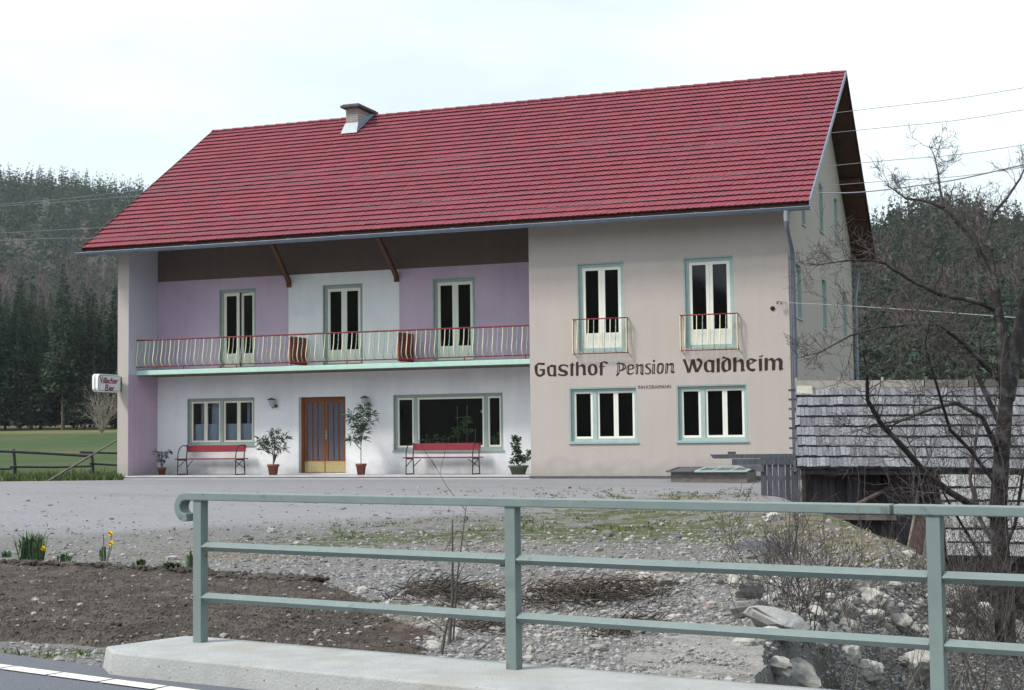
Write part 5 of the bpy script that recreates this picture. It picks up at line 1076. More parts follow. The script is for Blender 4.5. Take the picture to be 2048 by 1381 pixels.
leaner('fallen_log', 'short dark weathered log just above the pale peeled log', 'log', dp(27.2, 1735, 1090), dp(26.6, 1768, 1112), .06, 0, 'weathered', True)
# board fence left of the barn
pf = thing('board_fence', 'blue-grey upright board fence between the guesthouse wall and the barn', 'fence', q3(5.4, 30.3, -.4))
b = MB(); plankwall(b, 4.98, 5.74, 30.3, -.75, .60, .10, .16, .014, seed=12, top_jit=.02); b.build('boards', 'grey_plank', pf)
b = MB(); b.prism([q3(3.98, 30.28, .66), q3(4.05, 30.28, .575), q3(5.8, 30.28, .57), q3(5.8, 30.28, .66)], Vector(q3(0, .09, 0))-Vector(q3(0, 0, 0))); b.prism([q3(4.42, 30.26, .565), q3(4.42, 30.26, .44), q3(5.8, 30.26, .44), q3(5.8, 30.26, .565)], Vector(q3(0, .06, 0))-Vector(q3(0, 0, 0)))
b.prism([q3(4.55, 30.25, .435), q3(4.95, 30.25, .30), q3(5.05, 30.25, .30), q3(5.05, 30.25, .435)], Vector(q3(0, .04, 0))-Vector(q3(0, 0, 0))); b.build('top_beam', 'grey_plank', pf)
bk_ = thing('brick', 'small brown brick lying on the weathered beam', 'brick', q3(4.42, 30.32, .662)); b = MB(); b.bar(q3(4.34, 30.32, .69), q3(4.50, 30.32, .69), .10, .05); b.build('brick_body', 'rust_board', bk_)
# cold frame by the wall
cf = thing('cold_frame', 'low wooden cold frame with pale green glazed lids against the cream wall', 'cold frame', (-1.8, -1.1, -.1))
b = MB(); b.box(-2.72, -.86, -1.3, -1.24, -.25, .16); b.box(-2.72, -2.66, -1.24, -.25, -.2, .16); b.box(-.92, -.86, -1.24, -.25, -.2, .16); b.box(-2.72, -.86, -.25, -.2, -.12, .20); b.box(-2.05, -1.99, -1.24, -.25, -.12, .2); b.build('frame_box', 'weathered', cf)
def lid(x0, x1, nm, mt, gl):
    def P(x, f, dz): return (x, -1.4+1.22*f, .165+.07*f+dz)
    b = MB(); bw = .07
    for (xa, xb, fa, fb) in ((x0, x0+bw, 0, 1), (x1-bw, x1, 0, 1), (x0+bw, x1-bw, 0, .07), (x0+bw, x1-bw, .93, 1)): b.prism([P(xa, fa, 0), P(xb, fa, 0), P(xb, fb, 0), P(xa, fb, 0)], (0, 0, .035))
    if nm == 'glazed_lid':
        for q in (1, 2): xm = x0+(x1-x0)*q/3; b.prism([P(xm-.02, .07, 0), P(xm+.02, .07, 0), P(xm+.02, .93, 0), P(xm-.02, .93, 0)], (0, 0, .033))
    o = b.build(nm, mt, cf); b = MB(); b.prism([P(x0+bw, .07, .012), P(x1-bw, .07, .012), P(x1-bw, .93, .012), P(x0+bw, .93, .012)], (0, 0, .005)); b.build('lid_pane', gl, o)
lid(-2.82, -2.14, 'grey_lid', 'grey_plank', 'grey_plank'); lid(-2.12, -.84, 'glazed_lid', 'teal_paint', 'obscure_glass')

# ================================================================ meadow fence and pole
mf = thing('meadow_fence', 'rustic dark round-pole fence between the gravel and the meadow', 'fence', (*st(-14, 43.5), .0))
def fpt(u, v, t): return dep(t, u, v)
for (u, vt, t, vb) in ((27, 901, 43.2, 960), (183, 907, 44.5, 955), (-130, 899, 42.4, 966)):
    b = MB(); a = dep(t, u+3, vb); c = dep(t, u, vt-2); b.tube([a, (a+c)/2+np.array([.02, 0, 0]), c], [.05, .046, .042], 7); b.build('post', 'fence_wood', mf)
for pts, r_ in (([(-140, 899, 42.3), (27, 904, 43.1), (105, 908, 43.8), (186, 913, 44.4)], .055), ([(160, 905, 44.3), (240, 907, 45), (300, 908, 45.5)], .045), ([(-140, 940, 42.4), (25, 938, 43.2)], .042), ([(20, 934, 43.1), (110, 935, 43.8), (184, 933, 44.4)], .042), ([(180, 928, 44.4), (240, 931, 45), (300, 932, 45.4)], .04)):
    b = MB(); P = [dep(t-.08, u, v) for u, v, t in pts]; b.tube(P, [r_*.85]+[r_*.78]*(len(P)-1), 7); b.build('fence_pole', 'fence_wood', mf)
a = hit(90, 963, t0=30, t1=60); pl = thing('prop_pole', 'long brown pole slanting from the gravel up behind the house corner', 'pole', tuple(a)); b = MB(); c = Vector((-W_-.06, 1.6, 1.62)); b.tube([Vector(a)-Vector((0, 0, .05)), Vector(a).lerp(c, .5)+Vector((0, 0, -.02)), c], [.033, .031, .026], 7); b.build('pole', 'weathered', pl)

# ================================================================ wires
def wire(lab, pts, r=.011, mt='wire'):
    P = [Vector(dep(t, u, v)) for u, v, t in pts]; Q = []
    for i in range(len(P)-1):      # smooth through surveyed points
        p0 = P[max(i-1, 0)]; p1 = P[i]; p2 = P[i+1]; p3 = P[min(i+2, len(P)-1)]
        for k in range(6): t = k/6; Q.append(.5*((2*p1)+(p2-p0)*t+(2*p0-5*p1+4*p2-p3)*t*t+(3*p1-p0-3*p2+p3)*t**3))
    Q.append(P[-1]); b = MB(); b.tube(Q, r, 5); o = b.build('overhead_wire', mt); return tag(o, lab, 'wire')
for k, (v0, v1, v2, v3) in enumerate(((409, 380, 221, 176), (413, 391, 261, 220), (467, 450, 327, 290), (482, 473, 367, 335))):
    wire(['topmost thin overhead wire crossing in front of the red roof', 'second thin overhead wire from the top crossing the red roof', 'third thin overhead wire from the top crossing the red roof', 'lowest thin overhead wire crossing in front of the roof'][k],
         [(-700, v0+48, 33), (0, v0, 30), (290, v1, 29), (1000, (v1+v2)/2+4, 27), (1715, v2, 25), (2048, v3, 24), (2900, v3-160, 22)], .0052)
wire('thick dark service cable from the gable eave out to the right', [(1640, 386, 35.9), (1700, 386, 33), (1770, 380, 31), (1900, 362, 28), (2048, 330, 25), (2500, 230, 20)], .013)
wire('pale cable from the bracket on the cream wall out to the right', [(1555, 605, 36.0), (1640, 609, 33), (1760, 616, 30), (1900, 626, 26), (2048, 637, 23), (2500, 672, 18)], .0075, 'pale_wire')
#@@NEXT2
# ================================================================ foreground ground cover
def strip(name, topl, botl, nu, nv, zf, matn, lab, cat, kind=None):
    def samp(pl, n_):
        pl = np.array(pl, float); d = np.r_[0, np.cumsum(np.hypot(*np.diff(pl, axis=0).T))]; q = np.linspace(0, d[-1], n_); return np.stack([np.interp(q, d, pl[:, 0]), np.interp(q, d, pl[:, 1])], -1)
    a = samp(topl, nu); c = samp(botl, nu); wob = lambda q, k_: np.stack([np.zeros(nu), sum(math.cos(k_)*.03*np.sin(np.arange(nu)*f_+k_*f_*9)/(1+f_*3) for f_ in (.05, .13, .31, .7))*2.2], -1); a = a+wob(a, 1.); c = c+wob(c, 2.1); f = np.linspace(0, 1, nv)[:, None, None]; P = c[None]*(1-f)+a[None]*f; jn = np.linspace(0, 1, nu); P = P+(np.clip((jn-.86)/.14, 0, 1)**2)[None, :, None]*(.22*np.sin(f*23)+.15*np.sin(f*51+1)+.10*np.sin(f*9))*np.array([1., -.2])
    X, Y = P[..., 0], P[..., 1]; E_ = np.minimum.reduce([np.broadcast_to(f[..., 0], X.shape)*nv/5, (1-np.broadcast_to(f[..., 0], X.shape))*nv/3, np.broadcast_to(np.linspace(0, 1, nu)[None]*nu/6, X.shape), np.broadcast_to((1-np.linspace(0, 1, nu))[None]*nu/8, X.shape)])
    E_ = np.clip(E_, 0, 1); Z = gz(X, Y)+zf(X, Y)*E_-.03*(1-E_); ix = np.arange(nu*nv).reshape(nv, nu)
    F_ = np.stack([ix[:-1, :-1], ix[:-1, 1:], ix[1:, 1:], ix[1:, :-1]], -1).reshape(-1, 4); o = npmesh(name, np.stack([X, Y, Z], -1).reshape(-1, 3), F_, matn, smooth=False); tag(o, lab, cat, kind=kind); return X, Y, Z
g3 = lambda L_: [tuple(hit(u, v)[:2]) for u, v in L_]
def soilz(X, Y): return .035+.012*vnoise(X, Y, 9, 21)+.010*vnoise(X, Y, 23, 22)+rng.normal(0, .0045, X.shape)
BED_T = g3([(-420, 1108), (0, 1133), (400, 1152), (640, 1168), (730, 1205), (800, 1260)]); BED_B = g3([(-420, 1258), (0, 1284), (200, 1298), (240, 1306), (420, 1310), (600, 1320), (820, 1325)])
BX, BY, BZ_ = strip('soil_bed', BED_T, BED_B, 620, 170, soilz, 'soil', 'freshly dug dark brown garden bed beside the road', 'garden bed', 'structure')
# clods and a few stones in the bed
n_ = 5200; ii = rng.integers(2, 168, n_); jj = rng.integers(2, 612, n_); cp = np.stack([BX[ii, jj]+rng.normal(0, .02, n_), BY[ii, jj]+rng.normal(0, .02, n_), BZ_[ii, jj]], -1)
tag(scatter('soil_clods', cp, rng.gamma(2.0, .0036, n_)+.003, 'clod', .75), 'loose brown clods over the dug bed', 'soil', kind='stuff')
n_ = 330; ii = rng.integers(4, 164, n_); jj = rng.integers(4, 600, n_); cp = np.stack([BX[ii, jj], BY[ii, jj], BZ_[ii, jj]+.004], -1)
tag(scatter('bed_pebbles', cp, rng.gamma(2.5, .005, n_)+.006, 'pebble', .7), 'small pale pebbles lying in the dug bed', 'pebbles', kind='stuff')
edge_ = np.array(BED_T[:4]); n_ = 900; q = rng.uniform(0, 3, n_); k_ = q.astype(int); ex = edge_[k_]*(1-(q-k_))[:, None]+edge_[k_+1]*(q-k_)[:, None]+rng.normal(0, .05, (n_, 2))
tag(scatter('bed_edge_clods', np.c_[ex, gz(ex[:, 0], ex[:, 1])+.03+rng.uniform(0, .03, n_)], rng.uniform(.02, .055, n_), 'soil', .8), 'dark ridge of clods along the far edge of the bed', 'soil', kind='stuff')
# gravel
def inbed(u, v):
    top = np.interp(u, [-400, 0, 400, 640, 730, 800, 830], [1108, 1130, 1150, 1166, 1203, 1258, 1330]); bot = np.interp(u, [-400, 0, 200, 240, 2000], [1258, 1284, 1298, 1306, 1400]); return (v > top) & (v < bot) & (u < 820)
def kerbpx(u, v): return v > np.interp(u, [215, 225, 370, 700, 1350, 1700], [1349, 1300, 1272, 1299, 1359, 1400])
def px_scatter(n_, dens, u0=-150, u1=2150, v0=975, v1=1400):
    u = rng.uniform(u0, u1, n_); v = rng.uniform(v0, v1, n_); k = rng.uniform(0, 1, n_) < dens(u, v); u, v = u[k], v[k]; k = ~inbed(u, v) & ~((u > 215) & kerbpx(u, v)); u, v = u[k], v[k]
    P = hits(u, v); k = ~np.isnan(P[:, 0]); sd_, td_ = to_st(P[:, 0], P[:, 1]); k &= ~((np.nan_to_num(edge_dist(np.nan_to_num(sd_), np.nan_to_num(td_, nan=20.))) > -.05) & (np.nan_to_num(td_, nan=99) < 13.2) & (rng.uniform(0, 1, len(u)) < .85)); return P[k], u[k], v[k]
def dn(u, v):
    return np.clip(np.interp(v, [975, 1035, 1075, 1110, 1400], [.04, .12, .5, 1, 1])*np.interp(u, [-150, 400, 700, 1000, 2100], [.35, .6, 1, 1, 1]), 0, 1)
P, u_, v_ = px_scatter(75000, dn); tdep = to_st(P[:, 0], P[:, 1])[1]
sz = (rng.gamma(1.8, .0034, len(P))+.0030)*np.interp(tdep, [9, 14, 22, 40], [1, 1.4, 1.8, 2.2])
P[:, 2] += sz*.15; tag(scatter('gravel', P, sz, 'gravel_chip', .65), 'grey gravel spread over the yard', 'gravel', kind='stuff')
cob = lambda u, v: .9*np.exp(-((u-1150)/330)**2-((v-1260)/60)**2)+.8*np.exp(-((u-1650)/260)**2-((v-1215)/80)**2)+.35*np.exp(-((u-1300)/420)**2-((v-1080)/40)**2)+.5*np.exp(-((u-900)/90)**2-((v-1200)/50)**2)+.015
cut = lambda u, v: np.where((u > 1230) & (u < 1500) & (v > 1268), .12, 1)
P, u_, v_ = px_scatter(15000, lambda u, v: cob(u, v)*cut(u, v)*np.interp(v, [975, 1050, 1100], [0, .25, 1])); tdep = to_st(P[:, 0], P[:, 1])[1]
sz = (rng.gamma(1.5, .0085, len(P))+.006)*np.interp(tdep, [9, 14, 22, 40], [1, 1.3, 1.7, 2]); sz = np.minimum(sz, .11)
P[:, 2] += sz*.2; tag(scatter('cobbles', P, sz, 'pebble', .7, rough=.16), 'pale rounded cobbles strewn over the bank', 'stones', kind='stuff')
P, u_, v_ = px_scatter(900, lambda u, v: np.exp(-((u-1330)/120)**2-((v-1255)/45)**2)); tag(scatter('brick_rubble', P, rng.uniform(.01, .03, len(P)), 'brick_bit', .5), 'red brick crumbs among the stones', 'rubble', kind='stuff')
# larger rocks, each one a thing
RK = [rock_mesh('rock_shape', (1, .8, .7), 'rock', k) for k in range(7)]
def rock(lab, u, v, r, k=0, name='rock', grp=None, sink=.3, me=None, rz=None, cat='rock'):
    p = hit(u, v); 
    if np.isnan(p[0]): return
    o = bpy.data.objects.new(name, me or RK[k % 7]); col.objects.link(o); o.location = (p[0], p[1], p[2]+r*(.7-sink)*.6); o.scale = (r, r*random.uniform(.8, 1.1), r*random.uniform(.75, 1.05)); o.rotation_euler = (random.uniform(-.3, .3), random.uniform(-.3, .3), random.uniform(0, 6.28) if rz is None else rz); return tag(o, lab, cat, grp)
named = [((1325, 1168), .19, 'large pale broken rock behind the gap between the second and third posts'), ((1290, 1160), .09, 'small pointed dark rock left of the large pale broken rock'), ((1480, 1175), .22, 'light rough boulder just above the stacked concrete blocks'), ((1715, 1175), .24, 'white-topped boulder on the bank left of the third post'), ((1755, 1215), .26, 'large tan boulder low on the stream bank'), ((1800, 1258), .20, 'pale squarish boulder left of the third post near the bottom rail'), ((1690, 1235), .20, 'cream boulder on the bank below the thicket'), ((1915, 1200), .30, 'speckled grey boulder right of the third post'), ((1700, 1320), .16, 'white rock in the dark stream hollow'), ((1830, 1345), .26, 'grey flat rock at the water edge by the third post'), ((1600, 1375), .25, 'dark grey boulder at the bottom of the stream hollow'), ((1735, 1352), .22, 'mossy grey boulder in the stream hollow'), ((905, 1280), .10, 'pale cobble at the foot of the twin saplings'), ((865, 1296), .07, 'round bluish cobble just behind the kerb'), ((1195, 1304), .08, 'oval white stone near the kerb'), ((1275, 1268), .08, 'flat white stone beside the brick crumbs'), ((1430, 1012), .14, 'brown stone at the edge of the grass patch'), ((1545, 1042), .16, 'brown boulder on top of the gravel mound'), ((545, 1065), .09, 'flat white stone lying on the yard gravel'), ((1000, 1132), .12, 'dark brown stone behind the second post')]
for k, ((u, v), r_, lab) in enumerate(named): rock(lab, u, v, r_, k)
for k in range(78):
    u = random.gauss(1700, 170); v = random.gauss(1225, 55)
    if not (1480 < u < 2060 and 1130 < v < 1375): continue
    rock('pale rough rock among many on the stony stream bank', u, v, random.uniform(.05, .15), k, grp='rocks of the stream bank')
blk = rock_mesh('block_shape', (1, .72, .6), 'block_grey', 31, True)
rock('grey concrete block standing at the brink of the stream hollow', 1500, 1235, .19, me=blk, rz=.3, name='concrete_block', sink=.1, cat='block')
o = rock('smaller concrete block stacked on top of the grey concrete block', 1500, 1235, .14, me=blk, rz=.6, name='concrete_block', sink=.1, cat='block'); o.location.z += .20
rock('broad slanting slab of grey concrete at the brink of the stream hollow', 1556, 1272, .25, me=blk, rz=-.35, name='concrete_slab', sink=-.1, cat='slab')
# broken apron of compacted gravel at the brink
pts_ = [hit(u, v) for u, v in ((1236, 1342), (1250, 1305), (1325, 1274), (1430, 1268), (1500, 1278))]; zt_ = float(np.mean([p[2] for p in pts_]))+.05
out_ = [on(2, zt_, u, v) for u, v in ((1236, 1352), (1262, 1306), (1330, 1276), (1430, 1268), (1478, 1276), (1512, 1290), (1530, 1300), (1524, 1318), (1532, 1334), (1510, 1350), (1508, 1368), (1494, 1384), (1490, 1410), (1236, 1410))]
bmq = bmesh.new(); vt = [bmq.verts.new(tuple(p)) for p in out_]; fc = bmq.faces.new(vt); ex_ = bmesh.ops.extrude_face_region(bmq, geom=[fc]); bmesh.ops.translate(bmq, verts=[g_ for g_ in ex_['geom'] if isinstance(g_, bmesh.types.BMVert)], vec=(0, 0, -.45))
bmesh.ops.triangulate(bmq, faces=bmq.faces[:]); bmesh.ops.subdivide_edges(bmq, edges=bmq.edges[:], cuts=7, use_grid_fill=True)
for v_q in bmq.verts: v_q.co += Vector((random.gauss(0, .006), random.gauss(0, .006), random.gauss(0, .005)+.015*math.sin(v_q.co.x*5)*math.sin(v_q.co.y*6)))
bmesh.ops.recalc_face_normals(bmq, faces=bmq.faces[:]); me_q = bpy.data.meshes.new('gravel_apron'); bmq.to_mesh(me_q); bmq.free(); me_q.materials.append(M['apron']); tag(link('gravel_apron', me_q), 'pale compacted gravel apron with a broken edge over the stream hollow', 'paving')
# sandy spoil heap and coal-dark heap
def heap(name, lab, u, v, r, h, matn, grp=None):
    p = hit(u, v); n1 = 30; V = []; F_ = []
    for i in range(n1+1):
        for j in range(n1+1):
            a = (i/n1*2-1)*r; c = (j/n1*2-1)*r*.8; rr = math.hypot(a/r, c/(r*.8)); V.append((p[0]+a, p[1]+c, gz1(p[0]+a, p[1]+c)-.02+h*max(0, 1-rr*rr)+(random.gauss(0, .012) if rr < 1 else 0)-(.05 if rr >= 1 else 0)))
    for i in range(n1):
        for j in range(n1): k = i*(n1+1)+j; F_.append((k, k+n1+1, k+n1+2, k+1))
    return tag(npmesh(name, V, F_, matn), lab, 'heap')
heap('cinder_heap', 'small dark heap of cinders on the gravel mound', 1535, 1100, .55, .13, 'plinth')
# dug hollow under the bridge is real depth; brush piles
def brushpile(lab, u, v, w_, n_, ln=.45):
    p = hit(u, v); t = thing('brush_pile', lab, 'brushwood', tuple(p), 'piles of cut brushwood'); b = MB()
    for k in range(n_):
        x = random.gauss(0, w_*.42); y = random.gauss(0, .30); z = gz1(p[0]+x*RH[0]+y*FH[0], p[1]+x*RH[1]+y*FH[1])-p[2]+random.uniform(0, .11)*math.exp(-(x/w_)**2); a = random.gauss(0, .9); d = Vector((RH[0]*math.cos(a)+FH[0]*math.sin(a), RH[1]*math.cos(a)+FH[1]*math.sin(a), random.gauss(0, .22)))*ln*random.uniform(.3, 1); q = Vector((x*RH[0]+y*FH[0], x*RH[1]+y*FH[1], z)); m_ = q+d*.5+Vector((random.gauss(0, .03), random.gauss(0, .03), random.gauss(0, .03)))
        b.tube([q, m_, q+d], [random.uniform(.003, .009), .005, .002], 3, cap=False)
    b.build('twigs', 'brush', t, local=True, fix=False)
na = 900; ua = rng.uniform(1262, 1500, na); va = rng.uniform(1285, 1385, na); Da = np.array([on(2, zt_+.005, a, c) for a, c in zip(ua, va)]); tag(scatter('apron_pebbles', Da, rng.gamma(1.6, .004, na)+.003, 'pebble', .6), 'small stones lying on the compacted gravel apron', 'pebbles', kind='stuff')
brushpile('dark brushwood heap at the foot of the twin saplings', 880, 1190, .55, 420, .28); brushpile('long brown brushwood heap right of the second post', 1170, 1195, .95, 800, .26); brushpile('low brushwood heap near the brick crumbs', 1250, 1265, .40, 240, .28); brushpile('brushwood trailing left below the long heap', 960, 1258, .35, 120, .3)
# saplings, stems
def stemthing(lab, pts, r, kids=3, mt='twig', name='sapling'):
    base = hit(*pts[0]); t0_ = to_st(base[0], base[1])[1]; P = [Vector(base)-Vector((0, 0, .05))]+[Vector(dep(t0_+.02*i, u, v)) for i, (u, v) in enumerate(pts[1:])]
    t = thing(name, lab, 'sapling', tuple(base)); T = Tw(); n_ = len(P)
    T.b.tube([p-Vector(base) for p in P], [r*(1-.75*i/(n_-1)) for i in range(n_)], 6)
    for k in range(kids):
        i = random.randrange(1, n_); q = P[i-1].lerp(P[i], random.random())-Vector(base); T.grow(q, (random.gauss(0, 1), random.gauss(0, .5), 1), random.uniform(.2, .5), r*.35, 1, .15, .1, (1, 3))
    T.b.build('stem', mt, t, local=True, fix=False)
stemthing('straight dark sapling stem behind the kerb left of the second post', [(897, 1290), (905, 1200), (905, 1110), (905, 1045)], .018, 2)
stemthing('second thinner sapling stem beside the straight dark one', [(905, 1285), (915, 1150), (924, 1080), (933, 1010)], .010, 2)
stemthing('bent brown stem rooted beside the twin saplings', [(880, 1310), (893, 1250), (903, 1225)], .016, 1)
stemthing('drooping bramble arch left of the twin saplings', [(800, 1218), (812, 1170), (850, 1142), (885, 1146), (900, 1162)], .006, 2)
stemthing('leaning bramble cane between the saplings and the second post', [(930, 1312), (970, 1290), (1010, 1262)], .008, 0)
stemthing('short reddish shoot just right of the second post', [(1046, 1225), (1052, 1190), (1058, 1160)], .008, 1)
for k, (u, v, h_, n_, lab) in enumerate([(1600, 1280, .85, 15, 'dark bushy thicket of twigs at the brink of the stream hollow'), (1640, 1240, .8, 8, 'leafless thorny bush below the gravel mound'), (1590, 1120, .95, 6, 'thin upright leafless saplings on the gravel mound'), (1700, 1290, .6, 8, 'grey leafless twigs hanging over the stream hollow'), (1560, 1150, .45, 10, 'small leafless shrub beside the cinder heap'), (1950, 1290, 1.2, 16, 'tangled leafless bush on the stream bank right of the third post'), (2030, 1330, 1.3, 14, 'tangled leafless bush at the right edge of the picture')]):
    bare_bush('leafless_shrub', lab, u, v, h_, n_, [.55, .5, .15, .6, .4, .6, .6][k], 'twig', 1 if k == 2 else 2, r=[.007, .007, .010, .006, .005, .009, .009][k], up=.12)
def stalks(lab, u, v, n_, h_, sp, mt='pale_twig'):
    p = hit(u, v); t = thing('dry_stalks', lab, 'dry plant', tuple(p)); b = MB()
    for k in range(n_):
        q = Vector((random.gauss(0, sp), random.gauss(0, sp*.4), 0)); e = q+Vector((random.gauss(0, .12), random.gauss(0, .08), h_*random.uniform(.5, 1.1))); b.tube([q-Vector((0, 0, .1)), q.lerp(e, .5)+Vector((random.gauss(0, .02), 0, 0)), e], [.004, .003, .0015], 3, cap=False)
    b.build('stalks', mt, t, local=True, fix=False)
stalks('pale dry stalks in the stream hollow left of the third post', 1790, 1370, 26, .75, .22); stalks('dry pale stalks low in the stream hollow', 1660, 1385, 18, .5, .25); stalks('scattered dry stalks at the bottom right of the hollow', 1900, 1375, 20, .6, .3); stalks('single dry pale stalks near the kerb', 1095, 1320, 3, .22, .05)
# grass tufts
def tufts(name, lab, dens, n_, hgt, matn, v1=1400, w_=.006):
    P, u, v = px_scatter(n_, dens, v1=v1); nb = 5; m_ = len(P); B = np.repeat(P, nb, 0); k = len(B); tdd = to_st(B[:, 0], B[:, 1])[1]; h_ = hgt*rng.uniform(.5, 1.3, k); a = rng.uniform(0, 6.28, k); off = rng.normal(0, .03, (k, 2)); B[:, :2] += off
    ww = w_*np.interp(tdd, [9, 20, 40], [1, 1.8, 3]); dx = np.cos(a)*ww; dy = np.sin(a)*ww; ln_ = rng.normal(0, .5, (k, 2))*h_[:, None]
    V = np.stack([B-np.c_[dx, dy, np.full(k, .01)], B+np.c_[dx, dy, -np.full(k, .01)], B+np.c_[ln_, h_]], 1).reshape(-1, 3); F_ = np.arange(len(V)).reshape(-1, 3)
    return tag(npmesh(name, V, F_, matn), lab, 'grass', kind='stuff')
gd = lambda u, v: np.clip(.85*np.exp(-((u-1300)/330)**2-((v-992)/13)**2)+.75*np.exp(-((u-1180)/300)**2-((v-1052)/17)**2)+.5*np.exp(-((u-700)/160)**2-((v-1065)/14)**2)+.6*np.exp(-((u-1700)/90)**2-((v-1110)/30)**2)+.4*np.exp(-((u-1540)/60)**2-((v-1190)/25)**2)+np.where(v > 1045, .010, 0), 0, 1)
_gn = lambda u, v: (np.sin(u*.021+v*.13)+np.sin(u*.047-v*.09+2)+np.sin(u*.009+v*.21+1)) > .2
tufts('grass_patches', 'short sparse green grass patches in the gravel', lambda u, v: gd(u, v)*_gn(u, v), 60000, .035, 'grass_blade')
tufts('dry_grass', 'withered grass on the gravel and bank', lambda u, v: np.clip(.25*gd(u, v)+.35*np.exp(-((u-1650)/180)**2-((v-1120)/50)**2)+np.where(v > 1045, .01, 0), 0, 1), 22000, .045, 'dry_grass')
tufts('verge_grass', 'small green tufts on the road shoulder', lambda u, v: np.exp(-((u-100)/70)**2-((v-1312)/7)**2), 5000, .06, 'grass_blade')
# far tussocks along the meadow edge
n_ = 9000; u = rng.uniform(-200, 245, n_); tq = 41.5+rng.gamma(1.5, 1.2, n_); X = np.array([st((a-1024)/F_PX*t, t) for a, t in zip(u, tq)]); B = np.c_[X, gz(X[:, 0], X[:, 1])]; h_ = rng.uniform(.05, .22, n_); a = rng.uniform(0, 6.28, n_); V = np.stack([B-np.c_[np.cos(a)*.02, np.sin(a)*.02, np.zeros(n_)], B+np.c_[np.cos(a)*.02, np.sin(a)*.02, np.zeros(n_)], B+np.c_[rng.normal(0, .05, (n_, 2)), h_]], 1).reshape(-1, 3)
tag(npmesh('meadow_grass', V, np.arange(len(V)).reshape(-1, 3), 'grass_blade'), 'rough grass along the edge of the meadow', 'grass', kind='stuff')
# flowers on the edge of the bed
def clump(lab, u, v, n_, h_, w_, sp, flowers=(), stake=False, mt='daffodil_leaf', cat='plant', name='garden_plant'):
    p = hit(u, v); t = thing(name, lab, cat, (p[0], p[1], p[2]+.045)); b = MB()
    for k in range(n_):
        a = random.uniform(0, 6.28); q = Vector((random.gauss(0, sp*.25), random.gauss(0, sp*.25), 0)); ln = h_*random.uniform(.6, 1.1); out = sp*random.uniform(.1, 1.0); d = Vector((math.cos(a), math.sin(a), 0)); s_ = Vector((-math.sin(a), math.cos(a), 0))*w_/2
        m_ = q+d*out*.45+Vector((0, 0, ln*.7)); e = q+d*out*1.1+Vector((0, 0, ln*random.uniform(.75, 1.0))); b.add([q-s_, q+s_, m_+s_, m_-s_], [(0, 1, 2, 3)]); b.add([m_-s_, m_+s_, e], [(0, 1, 2)])
    b.build('leaves', mt, t, local=True, fix=False)
    for (fx, fz) in flowers:
        b = MB(); b.tube([(fx*.5, 0, 0), (fx*.9, 0, fz*.7), (fx, 0, fz)], .005, 5); b.build('flower_stem', 'stem_green', t, local=True)
        b = MB(); c = Vector((fx, -.02, fz))
        for k in range(6): a = k*math.pi/3; d1 = Vector((math.cos(a), 0, math.sin(a))); d2 = Vector((-math.sin(a), 0, math.cos(a))); b.add([c, c+d1*.022+d2*.013, c+d1*.042, c+d1*.022-d2*.013], [(0, 1, 2, 3)])
        b.lathe([(.010, 0), (.014, .02), (.02, .03)], (0, 0, 0), 10); n0 = len(b.v)-30
        for i in range(n0, len(b.v)): x, y, z = b.v[i]; b.v[i] = (c.x+x, c.y-z, c.z+y)
        b.build('flower', 'yellow_petal', t, local=True, fix=False)
    return t
clump('dense daffodil clump at the left end of the bed edge', 62, 1130, 130, .38, .020, .27, [(.20, .16)])
clump('yellow daffodils beside a thin stake at the bed edge', 205, 1130, 14, .22, .020, .12, [(.13, .34), (.14, .22)])
p = hit(208, 1131); t_ = thing('plant_stake', 'thin brown stake standing beside the yellow daffodils', 'stake', tuple(p)); b = MB(); b.tube([(0, 0, -.05), (-.01, 0, .38)], .007, 6); b.build('stake', 'weathered', t_, local=True)
clump('low dark green rosette between the daffodil clumps', 128, 1131, 60, .11, .022, .12)
clump('small light green lettuce-like plant at the bed edge', 282, 1141, 26, .10, .035, .10, mt='grass_blade')
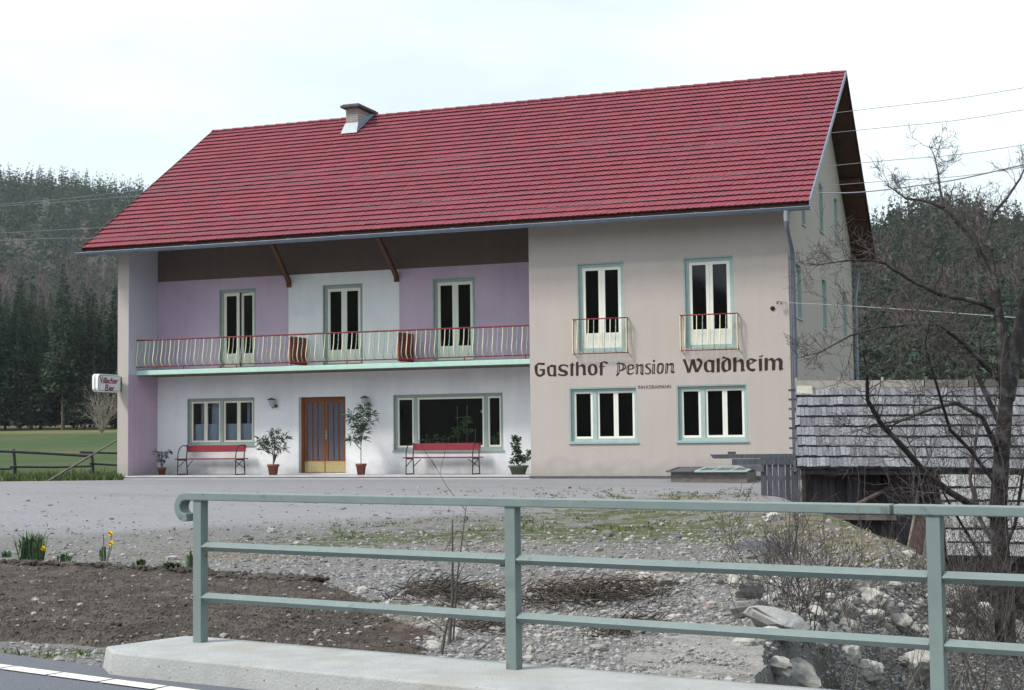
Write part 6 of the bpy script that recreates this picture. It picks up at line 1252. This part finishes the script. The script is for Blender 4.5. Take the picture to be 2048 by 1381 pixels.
clump('spreading bright green plant left of the first railing post', 340, 1146, 60, .09, .03, .20, mt='grass_blade')
clump('upright narrow leaves just left of the first railing post', 380, 1146, 26, .24, .016, .08)
clump('small dark green plant at the far left of the bed edge', 12, 1122, 36, .10, .022, .14)
#@@NEXT3
# unseen hills added behind the camera and eastward to darken window glass and gable
na_, nh_ = 120, 16; V = []; F_ = []
for i in range(na_+1):
    a = R_(32+(i/na_)*268); ef = 1-ss(np.array((math.degrees(a)-95)/40)); 
    for j in range(nh_+1):
        f = j/nh_; rr = 95-30*ef+170*f; hgt = (58+45*ef)*ss(np.array(f))*(.8+.25*math.sin(a*3.1+1)+.1*math.sin(a*9))+4.5*random.random()*f-1.2; V.append((CAM[0]+rr*math.sin(a), CAM[1]+rr*math.cos(a), float(hgt)))
for i in range(na_):
    for j in range(nh_): k = i*(nh_+1)+j; F_.append((k, k+1, k+nh_+2, k+nh_+1))
tag(npmesh('shading_hills', V, F_, 'forest_floor'), 'unseen hills added to darken the window glass and gable wall', 'hill', kind='structure')
fl = MB(); fl.add([(CAM[0]-120, CAM[1]-100, -.43), (CAM[0]+120, CAM[1]-100, -.43), (CAM[0]+120, CAM[1]+4, -.43), (CAM[0]-120, CAM[1]+4, -.43)], [(0, 1, 2, 3)]); tag(fl.build('roadside_ground', 'forest_floor'), 'ground beside the road', 'ground', kind='structure')
# ================================================================ air
hz = MB(); hz.box(-1100, 700, -320, 1150, -6, 320); o = hz.build('haze', 'wire'); o.data.materials.clear()
m = bpy.data.materials.new('haze_air'); m.use_nodes = True; n = m.node_tree.nodes; l = m.node_tree.links; n.clear(); pv = n.new('ShaderNodeVolumePrincipled'); pv.inputs['Density'].default_value = .00011; pv.inputs['Color'].default_value = (.86, .91, 1, 1); pv.inputs['Anisotropy'].default_value = .0
mo = n.new('ShaderNodeOutputMaterial'); l.new(pv.outputs[0], mo.inputs['Volume']); o.data.materials.append(m); pass
tag(o, 'thin bluish haze over the valley', 'haze', kind='stuff')
